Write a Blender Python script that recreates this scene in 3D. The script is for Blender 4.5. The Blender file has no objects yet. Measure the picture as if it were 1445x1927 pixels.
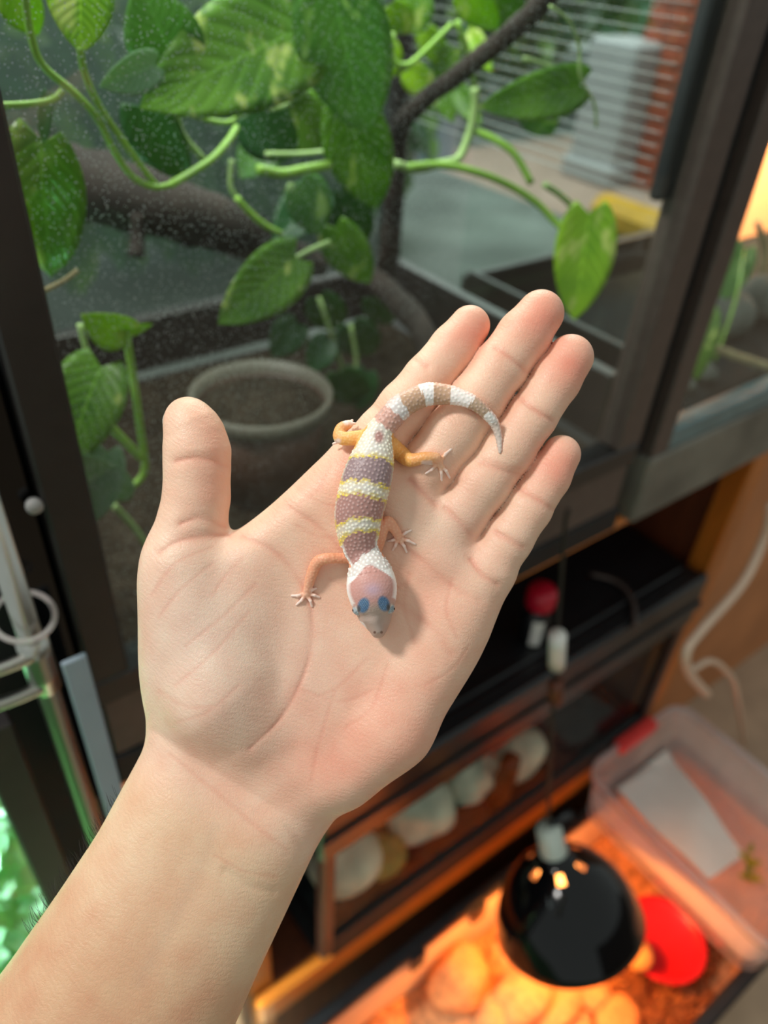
import bpy, math, random
import numpy as np
from mathutils import Vector, Matrix, kdtree
random.seed(7); RNG = np.random.default_rng(7)
SC = bpy.context.scene
COL = SC.collection
# ------------------------------------------------------------------ camera
# world: X runs along the shelf front, Y into the shelf, Z up, floor at z = 0
H0 = 1.75                                   # camera height
R = np.array([[0.80315657, 0.32901667, -0.49667651],
              [-0.59316718, 0.51942541, -0.61510157],
              [0.05560774, 0.78863507, 0.61234182]])
FPX, CX, CY = 1447.0, 722.5, 963.5
cam = bpy.data.cameras.new('camera')
camo = bpy.data.objects.new('camera', cam)
COL.objects.link(camo)
camo.matrix_world = Matrix([list(R[0]) + [0], list(R[1]) + [0], list(R[2]) + [H0], [0, 0, 0, 1]])
cam.sensor_fit = 'VERTICAL'
cam.sensor_height = 36.0
cam.sensor_width = 27.0
cam.lens = FPX / 1927.0 * 36.0
cam.clip_start = 0.02
cam.clip_end = 60
cam.dof.use_dof = True
cam.dof.focus_distance = 0.262
cam.dof.aperture_fstop = 6.6
SC.camera = camo
# ------------------------------------------------------------------ world, lights, exposure
SC.view_settings.view_transform = 'Standard'
SC.view_settings.look = 'None'
SC.view_settings.exposure = 0.0
SC.view_settings.gamma = 1.0
SC.view_settings.use_curve_mapping = False
W = bpy.data.worlds.new('world')
SC.world = W
W.use_nodes = True
bg = W.node_tree.nodes['Background']
bg.inputs[0].default_value = (0.86, 0.94, 0.90, 1)
bg.inputs[1].default_value = 0.58
try:
    SC.cycles.max_bounces = 10
    SC.cycles.transparent_max_bounces = 24
    SC.cycles.use_denoising = True
    SC.cycles.caustics_reflective = False
    SC.cycles.caustics_refractive = False
    SC.cycles.sample_clamp_indirect = 4.0
except Exception:
    pass


def camw(v):                                # camera axes -> world
    return R @ np.array(v, float) + np.array([0, 0, H0])


def area_light(name, pos, target, size, power, color, sizey=None, shape='DISK', spread=180):
    l = bpy.data.lights.new(name, 'AREA')
    l.shape = 'RECTANGLE' if sizey else shape
    l.size = size
    if sizey:
        l.size_y = sizey
    l.energy = power
    l.color = color
    l.spread = math.radians(spread)
    o = bpy.data.objects.new(name, l)
    COL.objects.link(o)
    o.location = pos
    o.rotation_euler = (Vector(target) - Vector(pos)).to_track_quat('-Z', 'Y').to_euler()
    return o


HANDC = camw((0.0, -0.02, -0.27))
KEYDIR = R @ np.array([-0.56, 0.62, 0.55])
KEYDIR /= np.linalg.norm(KEYDIR)
area_light('window_daylight', HANDC + KEYDIR * 1.15, HANDC, 0.20, 10.2, (1.0, 0.96, 0.91))
area_light('terrarium_strip_lamp', (0.36, 0.62, H0 + 0.22), (0.36, 0.64, H0 - 0.5), 0.5, 3.6, (0.92, 1.0, 0.90), 0.25)
area_light('second_terrarium_lamp', (1.55, 0.60, H0 + 0.14), (1.5, 0.84, H0 - 0.25), 0.15, 9, (1.0, 0.62, 0.36), 0.1, spread=80)
area_light('yard_daylight', (3.2, 3.4, H0 + 2.2), (3.2, 3.5, H0 - 1), 2.2, 150, (0.95, 1.0, 0.97))
area_light('garden_daylight', (-0.45, 0.62, H0 - 0.3), (-0.2, 0.8, H0 - 1.3), 0.4, 60, (0.84, 1.0, 0.95), spread=80)

# ------------------------------------------------------------------ helpers


def ray(u, v):
    return R @ (np.array([u - CX, -(v - CY), -FPX]) / FPX)


def at(u, v, y=None, z=None, x=None, d=None):
    """world point seen at photo pixel (u, v) on a plane Y=y, Z=z (relative to the camera), X=x or at view depth d"""
    r = ray(u, v)
    t = d if d is not None else (y / r[1] if y is not None else (z / r[2] if z is not None else x / r[0]))
    return r * t + np.array([0, 0, H0])


def depth(p):
    return -float((R.T @ (np.asarray(p) - np.array([0, 0, H0])))[2])


def srgb(r, g, b):
    f = lambda c: c / 12.92 if c <= 0.04045 else ((c + 0.055) / 1.055) ** 2.4
    return (f(r / 255), f(g / 255), f(b / 255), 1.0)


def tag(o, label=None, cat=None, group=None, kind=None):
    if label: o['label'] = label
    if cat: o['category'] = cat
    if group: o['group'] = group
    if kind: o['kind'] = kind
    return o


def thing(name, loc, label, cat, group=None, kind=None):
    o = bpy.data.objects.new(name, None)
    COL.objects.link(o)
    o.location = tuple(float(c) for c in loc)
    o.empty_display_size = 0.02
    return tag(o, label, cat, group, kind)


def wloc(o):
    p = np.zeros(3)
    while o is not None:
        p = p + np.array(o.location)
        o = o.parent
    return p


def mesh_obj(name, V, F, mat, parent=None, smooth=False, uv=None, origin=None):
    """one mesh object from world-space vertices; its own origin sits at the middle unless given"""
    V = np.asarray(V, float)
    if origin is None:
        origin = wloc(parent) if parent is not None else (V.min(0) + V.max(0)) / 2
    me = bpy.data.meshes.new(name)
    me.from_pydata((V - origin).tolist(), [], [tuple(int(i) for i in f) for f in F])
    if mat: me.materials.append(mat)
    if smooth: me.polygons.foreach_set('use_smooth', [True] * len(me.polygons))
    if uv is not None:
        l = me.uv_layers.new(name='uv')
        idx = np.empty(len(me.loops), int)
        me.loops.foreach_get('vertex_index', idx)
        l.data.foreach_set('uv', np.asarray(uv, np.float32)[idx].ravel())
    me.update()
    o = bpy.data.objects.new(name, me)
    COL.objects.link(o)
    if parent is not None:
        o.parent = parent
        o.location = tuple(origin - wloc(parent))
    else:
        o.location = tuple(origin)
    return o


class MB:
    def __init__(s): s.V, s.F = [], []

    def add(s, V, F):
        n = len(s.V)
        s.V += [tuple(map(float, v)) for v in V]
        s.F += [tuple(i + n for i in f) for f in F]
        return s

    def box(s, x0, x1, y0, y1, z0, z1, b=0.0015, T=None):
        """chamfered box; z relative to camera height"""
        z0 += H0; z1 += H0
        b = min(b, (x1 - x0) * .3, (y1 - y0) * .3, (z1 - z0) * .3)
        V, idx = [], {}
        lo, hi = (x0, y0, z0), (x1, y1, z1)
        for i in range(8):
            c = [(hi if i >> k & 1 else lo)[k] for k in range(3)]
            sg = [(-1 if i >> k & 1 else 1) for k in range(3)]
            for ax in range(3):
                p = list(c)
                for k in range(3):
                    if k != ax: p[k] += sg[k] * b
                idx[i, ax] = len(V); V.append(p)
        F = []
        for ax in range(3):
            u, w = (ax + 1) % 3, (ax + 2) % 3
            for side in (0, 1):
                q = [side << ax | a << u | c << w for a, c in ((0, 0), (1, 0), (1, 1), (0, 1))]
                f = [idx[i, ax] for i in q]
                F.append(f if side else f[::-1])
        for ax in range(3):
            u, w = (ax + 1) % 3, (ax + 2) % 3
            for a in (0, 1):
                for c in (0, 1):
                    i0 = a << u | c << w; i1 = i0 | 1 << ax
                    f = [idx[i0, u], idx[i1, u], idx[i1, w], idx[i0, w]]
                    F.append(f if a == c else f[::-1])
        for i in range(8):
            f = [idx[i, 0], idx[i, 1], idx[i, 2]]
            n = bin(i).count('1')
            F.append(f if n % 2 else f[::-1])
        if T is not None: V = [T(np.array(v)) for v in V]
        return s.add(V, F)

    def build(s, name, mat, parent=None, smooth=False): return mesh_obj(name, s.V, s.F, mat, parent, smooth)


def boxpart(name, mat, parent, x0, x1, y0, y1, z0, z1, b=0.0015):
    return MB().box(x0, x1, y0, y1, z0, z1, b).build(name, mat, parent)


def catmull(P, n=6):
    P = np.asarray(P, float)
    Q = np.vstack([2 * P[0] - P[1], P, 2 * P[-1] - P[-2]])
    out = []
    for i in range(1, len(Q) - 2):
        a, b, c, d = Q[i - 1:i + 3]
        for t in np.linspace(0, 1, n, endpoint=False):
            out.append(.5 * (2 * b + (c - a) * t + (2 * a - 5 * b + 4 * c - d) * t * t + (3 * b - a - 3 * c + d) * t ** 3))
    out.append(P[-1])
    return np.array(out)


def tube(P, r, seg=10, n=6, caps=True, wob=0.0):
    """V, F of a round tube along the points, radius per point or one number"""
    P = np.asarray(P, float)
    r = np.full(len(P), r, float) if np.isscalar(r) else np.asarray(r, float)
    C = catmull(np.hstack([P, r[:, None]]), n)
    rr = C[:, 3]; C = C[:, :3]
    T = np.gradient(C, axis=0); T /= np.linalg.norm(T, axis=1)[:, None] + 1e-12
    up = np.array([0.31, 0.52, 0.79])
    V, F = [], []
    a = np.linspace(0, 2 * np.pi, seg, endpoint=False)
    N = np.cross(T[0], up); N /= np.linalg.norm(N)
    for i in range(len(C)):
        N = N - T[i] * (N @ T[i]); N /= np.linalg.norm(N)
        B = np.cross(T[i], N)
        k = rr[i] * (1 + (wob * RNG.normal(size=seg) if wob else 0))
        V.append(C[i] + (np.cos(a) * k)[:, None] * N + (np.sin(a) * k)[:, None] * B)
    V = np.vstack(V)
    for i in range(len(C) - 1):
        for j in range(seg):
            k = (j + 1) % seg
            F.append((i * seg + j, i * seg + k, (i + 1) * seg + k, (i + 1) * seg + j))
    if caps:
        F.append(tuple(range(seg))[::-1]); F.append(tuple((len(C) - 1) * seg + j for j in range(seg)))
    return V, F


def tubepart(name, mat, parent, P, r, seg=10, n=6, wob=0.0):
    V, F = tube(P, r, seg, n, True, wob)
    return mesh_obj(name, V, F, mat, parent, True)


def lathe(prof, c, axis=(0, 0, 1), seg=40, close=False):
    """revolve (radius, height) pairs about an axis through c"""
    ax = np.array(axis, float); ax /= np.linalg.norm(ax)
    N = np.cross(ax, [0.2, 1, 0.1]); N /= np.linalg.norm(N); B = np.cross(ax, N)
    a = np.linspace(0, 2 * np.pi, seg, endpoint=False)
    V = np.vstack([np.asarray(c) + ax * h + r * (np.cos(a)[:, None] * N + np.sin(a)[:, None] * B) for r, h in prof])
    F = []
    m = len(prof)
    for i in range(m if close else m - 1):
        i2 = (i + 1) % m
        for j in range(seg):
            k = (j + 1) % seg
            F.append((i * seg + j, i * seg + k, i2 * seg + k, i2 * seg + j))
    return V, F


def lathepart(name, mat, parent, prof, c, axis=(0, 0, 1), seg=40, close=False):
    V, F = lathe(prof, c, axis, seg, close)
    return mesh_obj(name, V, F, mat, parent, True)


def lump(c, r, seed=0, sub=14, amp=0.18, freq=2.2, sq=(1, 1, 1)):
    """V, F of a rounded irregular lump"""
    rg = np.random.default_rng(seed)
    K = rg.normal(size=(7, 3)) * freq; ph = rg.uniform(0, 6.28, 7)
    V, F = [], []
    nu, nv = sub * 2, sub
    for i in range(nv + 1):
        th = np.pi * i / nv
        for j in range(nu):
            f = 2 * np.pi * j / nu
            d = np.array([np.sin(th) * np.cos(f), np.sin(th) * np.sin(f), np.cos(th)])
            k = 1 + amp * np.sin(K @ d + ph).mean() * 2
            V.append(np.asarray(c) + d * k * r * np.array(sq))
    for i in range(nv):
        for j in range(nu):
            k = (j + 1) % nu
            F.append((i * nu + j, (i + 1) * nu + j, (i + 1) * nu + k, i * nu + k))
    return V, F


# ------------------------------------------------------------------ materials


class NT:
    def __init__(s, name):
        s.m = bpy.data.materials.new(name); s.m.use_nodes = True
        s.t = s.m.node_tree; s.n = s.t.nodes; s.l = s.t.links
        s.out = s.n['Material Output']; s.b = s.n['Principled BSDF']

    def node(s, typ, **kw):
        n = s.n.new(typ)
        for k, v in kw.items():
            if k.startswith('i_'):
                k = k[2:]; k = int(k) if k.isdigit() else k.replace('_', ' ')
                if hasattr(v, 'is_output') or isinstance(v, bpy.types.NodeSocket): s.l.new(v, n.inputs[k])
                else: n.inputs[k].default_value = v
            else: setattr(n, k, v)
        return n

    def coord(s, which='Object'): return s.node('ShaderNodeTexCoord').outputs[which]

    def mapped(s, vec, scale):
        return s.node('ShaderNodeMapping', i_Vector=vec, i_Scale=scale).outputs[0]

    def noise(s, scale, detail=3, vec=None, rough=.5):
        return s.node('ShaderNodeTexNoise', i_Vector=vec if vec is not None else s.coord(), i_Scale=scale, i_Detail=detail, i_Roughness=rough).outputs[0]

    def ramp(s, fac, stops):
        r = s.node('ShaderNodeValToRGB', i_0=fac)
        e = r.color_ramp.elements
        while len(e) < len(stops): e.new(.5)
        for el, (p, c) in zip(e, stops): el.position = p; el.color = c
        return r.outputs[0]

    def mix(s, fac, a, b, mode='MIX'):
        n = s.node('ShaderNodeMix', data_type='RGBA', blend_type=mode)
        for k, v in ((0, fac), (6, a), (7, b)):
            if isinstance(v, bpy.types.NodeSocket): s.l.new(v, n.inputs[k])
            else: n.inputs[k].default_value = v
        return n.outputs[2]

    def math(s, op, a, b=0.0):
        return s.node('ShaderNodeMath', operation=op, i_0=a, i_1=b).outputs[0]

    def fresnel(s, ior):
        # thin sheet: reflect on outer faces only, inner faces let the ray leave
        f = s.node('ShaderNodeFresnel', i_IOR=ior).outputs[0]
        b = s.node('ShaderNodeNewGeometry').outputs['Backfacing']
        return s.math('MULTIPLY', f, s.math('SUBTRACT', 1.0, b))

    def bump(s, h, strength=.3, dist=.001, normal=None):
        n = s.node('ShaderNodeBump', i_Height=h, i_Strength=strength, i_Distance=dist)
        if normal is not None: s.l.new(normal, n.inputs['Normal'])
        return n.outputs[0]

    def set(s, **kw):
        for k, v in kw.items():
            k = k.replace('_', ' ')
            if isinstance(v, bpy.types.NodeSocket): s.l.new(v, s.b.inputs[k])
            else: s.b.inputs[k].default_value = v
        return s


def plain(name, c, rough=.5, var=.15, scale=30, metallic=0.0, bump=0.0, spec=.5, stretch=None, coat=0.0):
    m = NT(name)
    v = m.coord()
    if stretch: v = m.mapped(v, stretch)
    f = m.noise(scale, 4, v)
    dk = tuple(x * (1 - var) for x in c[:3]) + (1,); lt = tuple(min(1, x * (1 + var)) for x in c[:3]) + (1,)
    m.set(Base_Color=m.ramp(f, [(.3, dk), (.7, lt)]), Roughness=rough, Metallic=metallic, Specular_IOR_Level=spec)
    if coat: m.set(Coat_Weight=coat)
    if bump: m.set(Normal=m.bump(f, bump, .002))
    return m.m


M = {}
M['black'] = plain('black_plastic', srgb(22, 23, 26), .35, .2, 40)
M['blackmatt'] = plain('black_matt', srgb(17, 17, 19), .7, .2, 60)
M['gloss'] = plain('black_enamel', srgb(8, 8, 10), .1, .1, 40, spec=.35)
M['frame'] = plain('brown_black_aluminium', srgb(80, 67, 62), .45, .12, 90)
M['frame_dark'] = plain('dark_brown_aluminium', srgb(34, 30, 30), .4, .15, 70)
M['brush'] = plain('blue_black_rubber', srgb(8, 13, 19), .6, .3, 40)
M['grey_board'] = plain('weathered_grey_board', srgb(112, 108, 98), .6, .3, 14, bump=.2)
M['rail_blue'] = plain('blue_grey_rail', srgb(95, 120, 124), .35, .2, 30)
M['wood'] = plain('orange_varnished_wood', srgb(216, 124, 40), .35, .22, 6, stretch=(1, 12, 12), coat=.3)
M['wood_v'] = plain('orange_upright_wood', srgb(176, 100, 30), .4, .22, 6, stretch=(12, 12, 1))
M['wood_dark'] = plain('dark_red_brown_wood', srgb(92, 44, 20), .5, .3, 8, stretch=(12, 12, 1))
M['floor'] = plain('tan_floor', srgb(178, 152, 126), .6, .15, 9)
M['wall'] = plain('brown_wall', srgb(194, 130, 84), .7, .15, 5)
M['soil'] = plain('dark_soil', srgb(48, 41, 34), .95, .45, 60, bump=.6, spec=.05)
M['gravel'] = plain('slate_gravel', srgb(38, 43, 44), .9, .4, 60, bump=.5, spec=.05)
M['bark'] = plain('dark_bark', srgb(46, 36, 32), .85, .45, 26, bump=.8, stretch=(1, 1, 1))
M['twig'] = plain('tan_twig', srgb(170, 156, 118), .8, .25, 40)
M['terracotta'] = plain('brown_plastic_pot', srgb(70, 44, 34), .5, .15, 16)
M['concrete'] = plain('grey_concrete', srgb(104, 110, 106), .85, .45, 1.6, bump=.2)
M['brick'] = plain('red_brick', srgb(172, 82, 56), .85, .25, 12, bump=.3)
M['mortar'] = plain('pale_mortar', srgb(150, 140, 130), .9, .15, 20)
M['pillar'] = plain('pale_grey_paint', srgb(170, 168, 172), .6, .06, 6)
M['yellow'] = plain('yellow_paint', srgb(214, 160, 20), .5, .15, 12)
M['pinkground'] = plain('pink_grey_paving', srgb(168, 140, 128), .8, .12, 5)
M['metal'] = plain('brushed_steel', srgb(176, 176, 170), .3, .08, 50, metallic=1.0, stretch=(30, 30, 1))
M['slat'] = plain('pale_blue_grey_plastic', srgb(150, 165, 178), .4, .06, 20)
M['white'] = plain('white_plastic', srgb(225, 222, 215), .35, .05, 20)
M['ceramic'] = plain('pale_green_ceramic', srgb(196, 206, 196), .3, .06, 20)
M['cable'] = plain('cream_cable', srgb(214, 184, 160), .45, .05, 20)
M['cord'] = plain('dark_cord', srgb(34, 26, 22), .55, .2, 40)
M['red'] = plain('red_plastic', srgb(214, 26, 40), .35, .12, 30)
M['redcap'] = plain('crimson_cap', srgb(190, 20, 48), .35, .1, 30)
M['pinkred'] = plain('red_latch_plastic', srgb(228, 62, 58), .35, .1, 30)
M['rock'] = plain('beige_rock', srgb(222, 214, 190), .8, .4, 16, bump=.5)
M['dirt'] = plain('coconut_fibre', srgb(208, 150, 102), .95, .45, 70, bump=.8)
M['clump'] = plain('tan_moss_clump', srgb(218, 156, 100), .95, .25, 90, bump=.9)
M['ball'] = plain('tan_ball', srgb(226, 170, 96), .9, .2, 60, bump=.4, stretch=(1, 1, 4))
M['olive'] = plain('olive_rock', srgb(150, 136, 70), .85, .35, 20, bump=.5)
M['knob'] = plain('grey_knob', srgb(150, 150, 148), .55, .1, 30)
M['navy'] = plain('navy_plastic', srgb(28, 36, 76), .4, .1, 20)
M['paleblue'] = plain('pale_blue_enamel', srgb(160, 180, 200), .4, .08, 12)
M['stem'] = plain('yellow_green_stem', srgb(132, 172, 66), .4, .22, 24)
M['stem_pale'] = plain('pale_stem', srgb(150, 176, 110), .45, .2, 24)
M['nail'] = plain('thumb_nail_plate', srgb(232, 214, 202), .25, .04, 60)
M['hair'] = plain('dark_hair', srgb(30, 22, 18), .5, .1, 60)
M['chip'] = plain('brown_bark_chip', srgb(120, 74, 40), .9, .35, 60, bump=.6)


def glass_mat(name, tint=(.97, 1, .985), rough=0.0, specks=0.0, haze=0.0, refl=1.0):
    m = NT(name); m.n.remove(m.b)
    tr = m.node('ShaderNodeBsdfTransparent', i_Color=tint + (1,))
    gl = m.node('ShaderNodeBsdfGlossy', i_Roughness=rough, i_Color=(refl, refl, refl, 1))
    sh = m.node('ShaderNodeMixShader', i_0=m.fresnel(1.45), i_1=tr.outputs[0], i_2=gl.outputs[0]).outputs[0]
    if specks or haze:
        df = m.node('ShaderNodeBsdfDiffuse', i_Color=(.72, .8, .8, 1))
        co = m.coord()
        big = m.node('ShaderNodeTexNoise', i_Vector=co, i_Scale=9.0, i_Detail=4.0).outputs[0]
        fine = m.node('ShaderNodeTexVoronoi', i_Vector=co, i_Scale=420.0).outputs[0]
        streak = m.node('ShaderNodeTexNoise', i_Vector=m.mapped(co, (60, 60, 5)), i_Scale=1.0, i_Detail=3.0).outputs[0]
        sp = m.math('LESS_THAN', fine, .17)
        x = m.node('ShaderNodeSeparateXYZ', i_0=co).outputs
        corner = m.math('ADD', m.math('MULTIPLY', x[0], -3.6), m.math('MULTIPLY', x[2], 4.0))   # dirt is thickest on the upper left of the pane
        msk = m.node('ShaderNodeMapRange', i_0=m.math('ADD', big, corner), i_1=1.55, i_2=2.3).outputs[0]
        a = m.math('MULTIPLY', m.math('MULTIPLY', sp, msk), specks)
        hz = m.math('MULTIPLY', m.node('ShaderNodeMapRange', i_0=m.math('ADD', m.math('MULTIPLY', big, .6), m.math('MULTIPLY', streak, .5)), i_1=.35, i_2=.8).outputs[0], haze)
        tot = m.math('MINIMUM', m.math('ADD', a, hz), .9)
        sh = m.node('ShaderNodeMixShader', i_0=tot, i_1=sh, i_2=df.outputs[0]).outputs[0]
    m.l.new(sh, m.out.inputs[0])
    return m.m


M['glass'] = glass_mat('terrarium_glass', (.95, .99, .97), 0, .6, .012)
M['glass2'] = glass_mat('clean_glass', (.95, .98, .97), 0, 0, 0)
M['glass3'] = glass_mat('low_sheen_glass', (.95, .98, .97), 0, 0, 0, .3)


def clear_plastic(name, c, op, rough=.25):
    m = NT(name); m.n.remove(m.b)
    tr = m.node('ShaderNodeBsdfTransparent', i_Color=(.96, .95, .95, 1))
    df = m.node('ShaderNodeBsdfDiffuse', i_Color=c)
    tl = m.node('ShaderNodeBsdfTranslucent', i_Color=c)
    gl = m.node('ShaderNodeBsdfGlossy', i_Roughness=rough)
    d2 = m.node('ShaderNodeMixShader', i_0=.5, i_1=df.outputs[0], i_2=tl.outputs[0])
    f = m.node('ShaderNodeMapRange', i_0=m.noise(14, 3), i_1=.2, i_2=.8, i_3=op * .8, i_4=op * 1.2)
    a = m.node('ShaderNodeMixShader', i_0=f.outputs[0], i_1=tr.outputs[0], i_2=d2.outputs[0])
    b = m.node('ShaderNodeMixShader', i_0=m.fresnel(1.4), i_1=a.outputs[0], i_2=gl.outputs[0])
    m.l.new(b.outputs[0], m.out.inputs[0])
    return m.m


M['clear'] = clear_plastic('cloudy_clear_plastic', srgb(240, 232, 230), .62)
M['clear_rim'] = clear_plastic('cloudy_rim_plastic', srgb(232, 224, 224), .5)


def mesh_screen(name, scale, wire, c):
    m = NT(name)
    co = m.coord()
    s = m.node('ShaderNodeSeparateXYZ', i_0=co)
    a = m.math('LESS_THAN', m.math('FRACT', m.math('MULTIPLY', s.outputs[0], scale)), wire)
    b = m.math('LESS_THAN', m.math('FRACT', m.math('MULTIPLY', s.outputs[2], scale)), wire)
    m.set(Base_Color=c, Roughness=.6, Alpha=m.math('MAXIMUM', a, b))
    return m.m


M['louvre'] = clear_plastic('clear_louvre_plastic', srgb(200, 206, 204), .11)
M['screen'] = mesh_screen('fly_screen_wire', 380, .12, srgb(96, 112, 108))


def leaf_mat(name, dark, light, varieg, vamt, trans=.4, rough=.32):
    """u runs base to tip, v across (0.5 on the midrib)"""
    m = NT(name); m.n.remove(m.b)
    uv = m.coord('UV')
    s = m.node('ShaderNodeSeparateXYZ', i_0=uv).outputs
    across = m.math('ABSOLUTE', m.math('SUBTRACT', s[1], .5))
    w = m.math('SINE', m.math('MULTIPLY', m.math('SUBTRACT', s[0], m.math('MULTIPLY', across, .7)), 52.0))
    vein = m.node('ShaderNodeMapRange', i_0=w, i_1=.6, i_2=1.0, i_3=0, i_4=.35).outputs[0]
    rib = m.node('ShaderNodeMapRange', i_0=across, i_1=0.0, i_2=.022, i_3=.75, i_4=0).outputs[0]
    ob = m.node('ShaderNodeObjectInfo').outputs['Random']
    co = m.node('ShaderNodeVectorMath', operation='ADD', i_0=m.coord(), i_1=m.node('ShaderNodeCombineXYZ', i_0=m.math('MULTIPLY', ob, 9.0)).outputs[0]).outputs[0]
    n1 = m.noise(24, 3, co); n2 = m.noise(46, 5, m.mapped(co, (1, 1, .5)))
    base = m.mix(m.node('ShaderNodeMapRange', i_0=n1, i_1=.3, i_2=.7).outputs[0], dark, light)
    base = m.mix(m.math('MAXIMUM', vein, rib), base, tuple(min(1, c * 1.5 + .03) for c in light[:3]) + (1,))
    patch = m.node('ShaderNodeMapRange', i_0=n2, i_1=.72 - vamt * .35, i_2=.78 - vamt * .3).outputs[0]
    base = m.mix(patch, base, varieg)
    bp = m.bump(m.math('ADD', m.math('MULTIPLY', w, -.4), m.math('MULTIPLY', n1, 1.0)), .3, .0015)
    p = m.node('ShaderNodeBsdfPrincipled', i_Base_Color=base, i_Roughness=rough, i_Normal=bp)
    t = m.node('ShaderNodeBsdfTranslucent', i_Color=m.mix(.5, base, (.35, .62, .04, 1), 'MIX'))
    x = m.node('ShaderNodeMixShader', i_0=trans, i_1=p.outputs[0], i_2=t.outputs[0])
    m.l.new(x.outputs[0], m.out.inputs[0])
    return m.m


YV = srgb(196, 208, 120)
M['leaf_green'] = leaf_mat('leaf_mid_green', srgb(60, 108, 30), srgb(112, 156, 50), YV, .42)
M['leaf_lime'] = leaf_mat('leaf_lime', srgb(112, 166, 24), srgb(168, 208, 44), srgb(214, 222, 130), .48)
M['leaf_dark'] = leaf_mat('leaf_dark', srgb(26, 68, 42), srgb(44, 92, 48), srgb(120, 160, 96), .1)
M['leaf_blue'] = leaf_mat('leaf_blue_green', srgb(64, 112, 66), srgb(108, 152, 84), srgb(170, 196, 130), .42, rough=.22)
M['leaf_pale'] = leaf_mat('leaf_pale_underside', srgb(110, 142, 116), srgb(140, 168, 140), srgb(190, 204, 160), .2)
M['leaf_yellow'] = leaf_mat('leaf_yellowing', srgb(140, 150, 40), srgb(176, 160, 50), srgb(200, 180, 70), .3)
M['leaf_garden'] = leaf_mat('leaf_garden', srgb(130, 216, 168), srgb(186, 244, 206), srgb(214, 248, 220), .2, rough=.4)

# ------------------------------------------------------------------ leaves


def leaf_mesh(L, Wd, fold=.25, droop=.18, curl=0.0, heart=.15, asym=0.0, nu=12, nv=8, wave=0.0):
    """leaf in its own axes: +x base to tip, +y across, +z face; two skins 0.5 mm apart"""
    V, uv = [], []
    for side in (0, 1):
        for i in range(nu + 1):
            s = (i / nu) ** 1.6
            h = (max(s, 0.0) ** .38) * (max(1 - s, 0.0) ** .80) / .476
            for j in range(nv + 1):
                t = -1 + 2 * j / nv
                hw = h * Wd / 2 * (1 + asym * t)
                x = L * (s - heart * (t * t) * (1 - s) ** 5 * (1 if i else 0))
                y = t * hw
                z = fold * abs(t) ** 1.2 * hw - droop * L * s * s + curl * L * t * s * .3 + wave * Wd * .06 * math.sin(9 * s + 2 * t)
                z -= side * .0005
                V.append((x, y, z)); uv.append((s, .5 + t / 2))
    F = []
    m = (nu + 1) * (nv + 1)
    for side in (0, 1):
        for i in range(nu):
            for j in range(nv):
                a = side * m + i * (nv + 1) + j
                f = (a, a + nv + 1, a + nv + 2, a + 1)
                F.append(f if side == 0 else f[::-1])
    for i in range(nu):
        for e in (0, nv):
            a = i * (nv + 1) + e; b = a + nv + 1
            F.append((a, b, b + m, a + m) if e == nv else (b, a, a + m, b + m))
    return np.array(V), F, uv


def place_leaf(parent, mat, B, T, wpx, roll=0.0, facing=None, **kw):
    """B, T world points of leaf base and tip; wpx width in photo pixels at that depth"""
    B = np.asarray(B, float); T = np.asarray(T, float)
    L = np.linalg.norm(T - B)
    ax = (T - B) / L
    mid = (B + T) / 2
    vd = np.array([0, 0, H0]) - mid; vd /= np.linalg.norm(vd)
    if facing is not None: vd = np.asarray(facing, float)
    sd = np.cross(vd, ax); sd /= np.linalg.norm(sd)
    nz = np.cross(ax, sd)
    c, s_ = math.cos(roll), math.sin(roll)
    sd, nz = sd * c + nz * s_, nz * c - sd * s_
    Wd = wpx / FPX * depth(mid)
    V, F, uv = leaf_mesh(L, Wd, **kw)
    Vw = B + V[:, :1] * ax + V[:, 1:2] * sd + V[:, 2:3] * nz
    return mesh_obj('leaf', Vw, F, M[mat], parent, True, uv, origin=B)


# ------------------------------------------------------------------ signed-distance modelling (hand and gecko)
SPX = 0.27 / FPX                            # metres per photo pixel at the hand's distance


def comp(u, v, w):
    """model-frame position (pixels at the hand's distance) of the point seen at (u, v), w pixels behind the hand plane"""
    k = 1 + w * SPX / 0.27
    return np.array([CX + (u - CX) * k, CY + (v - CY) * k, w])


def to_world(P):
    P = np.asarray(P, float)
    c = np.stack([(P[..., 0] - CX) * SPX, -(P[..., 1] - CY) * SPX, -(0.27 + P[..., 2] * SPX)], -1)
    return c @ R.T + np.array([0, 0, H0])


def smin(a, b, k):
    h = np.clip(.5 + .5 * (b - a) / k, 0, 1)
    return b * (1 - h) + a * h - k * h * (1 - h)


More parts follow.
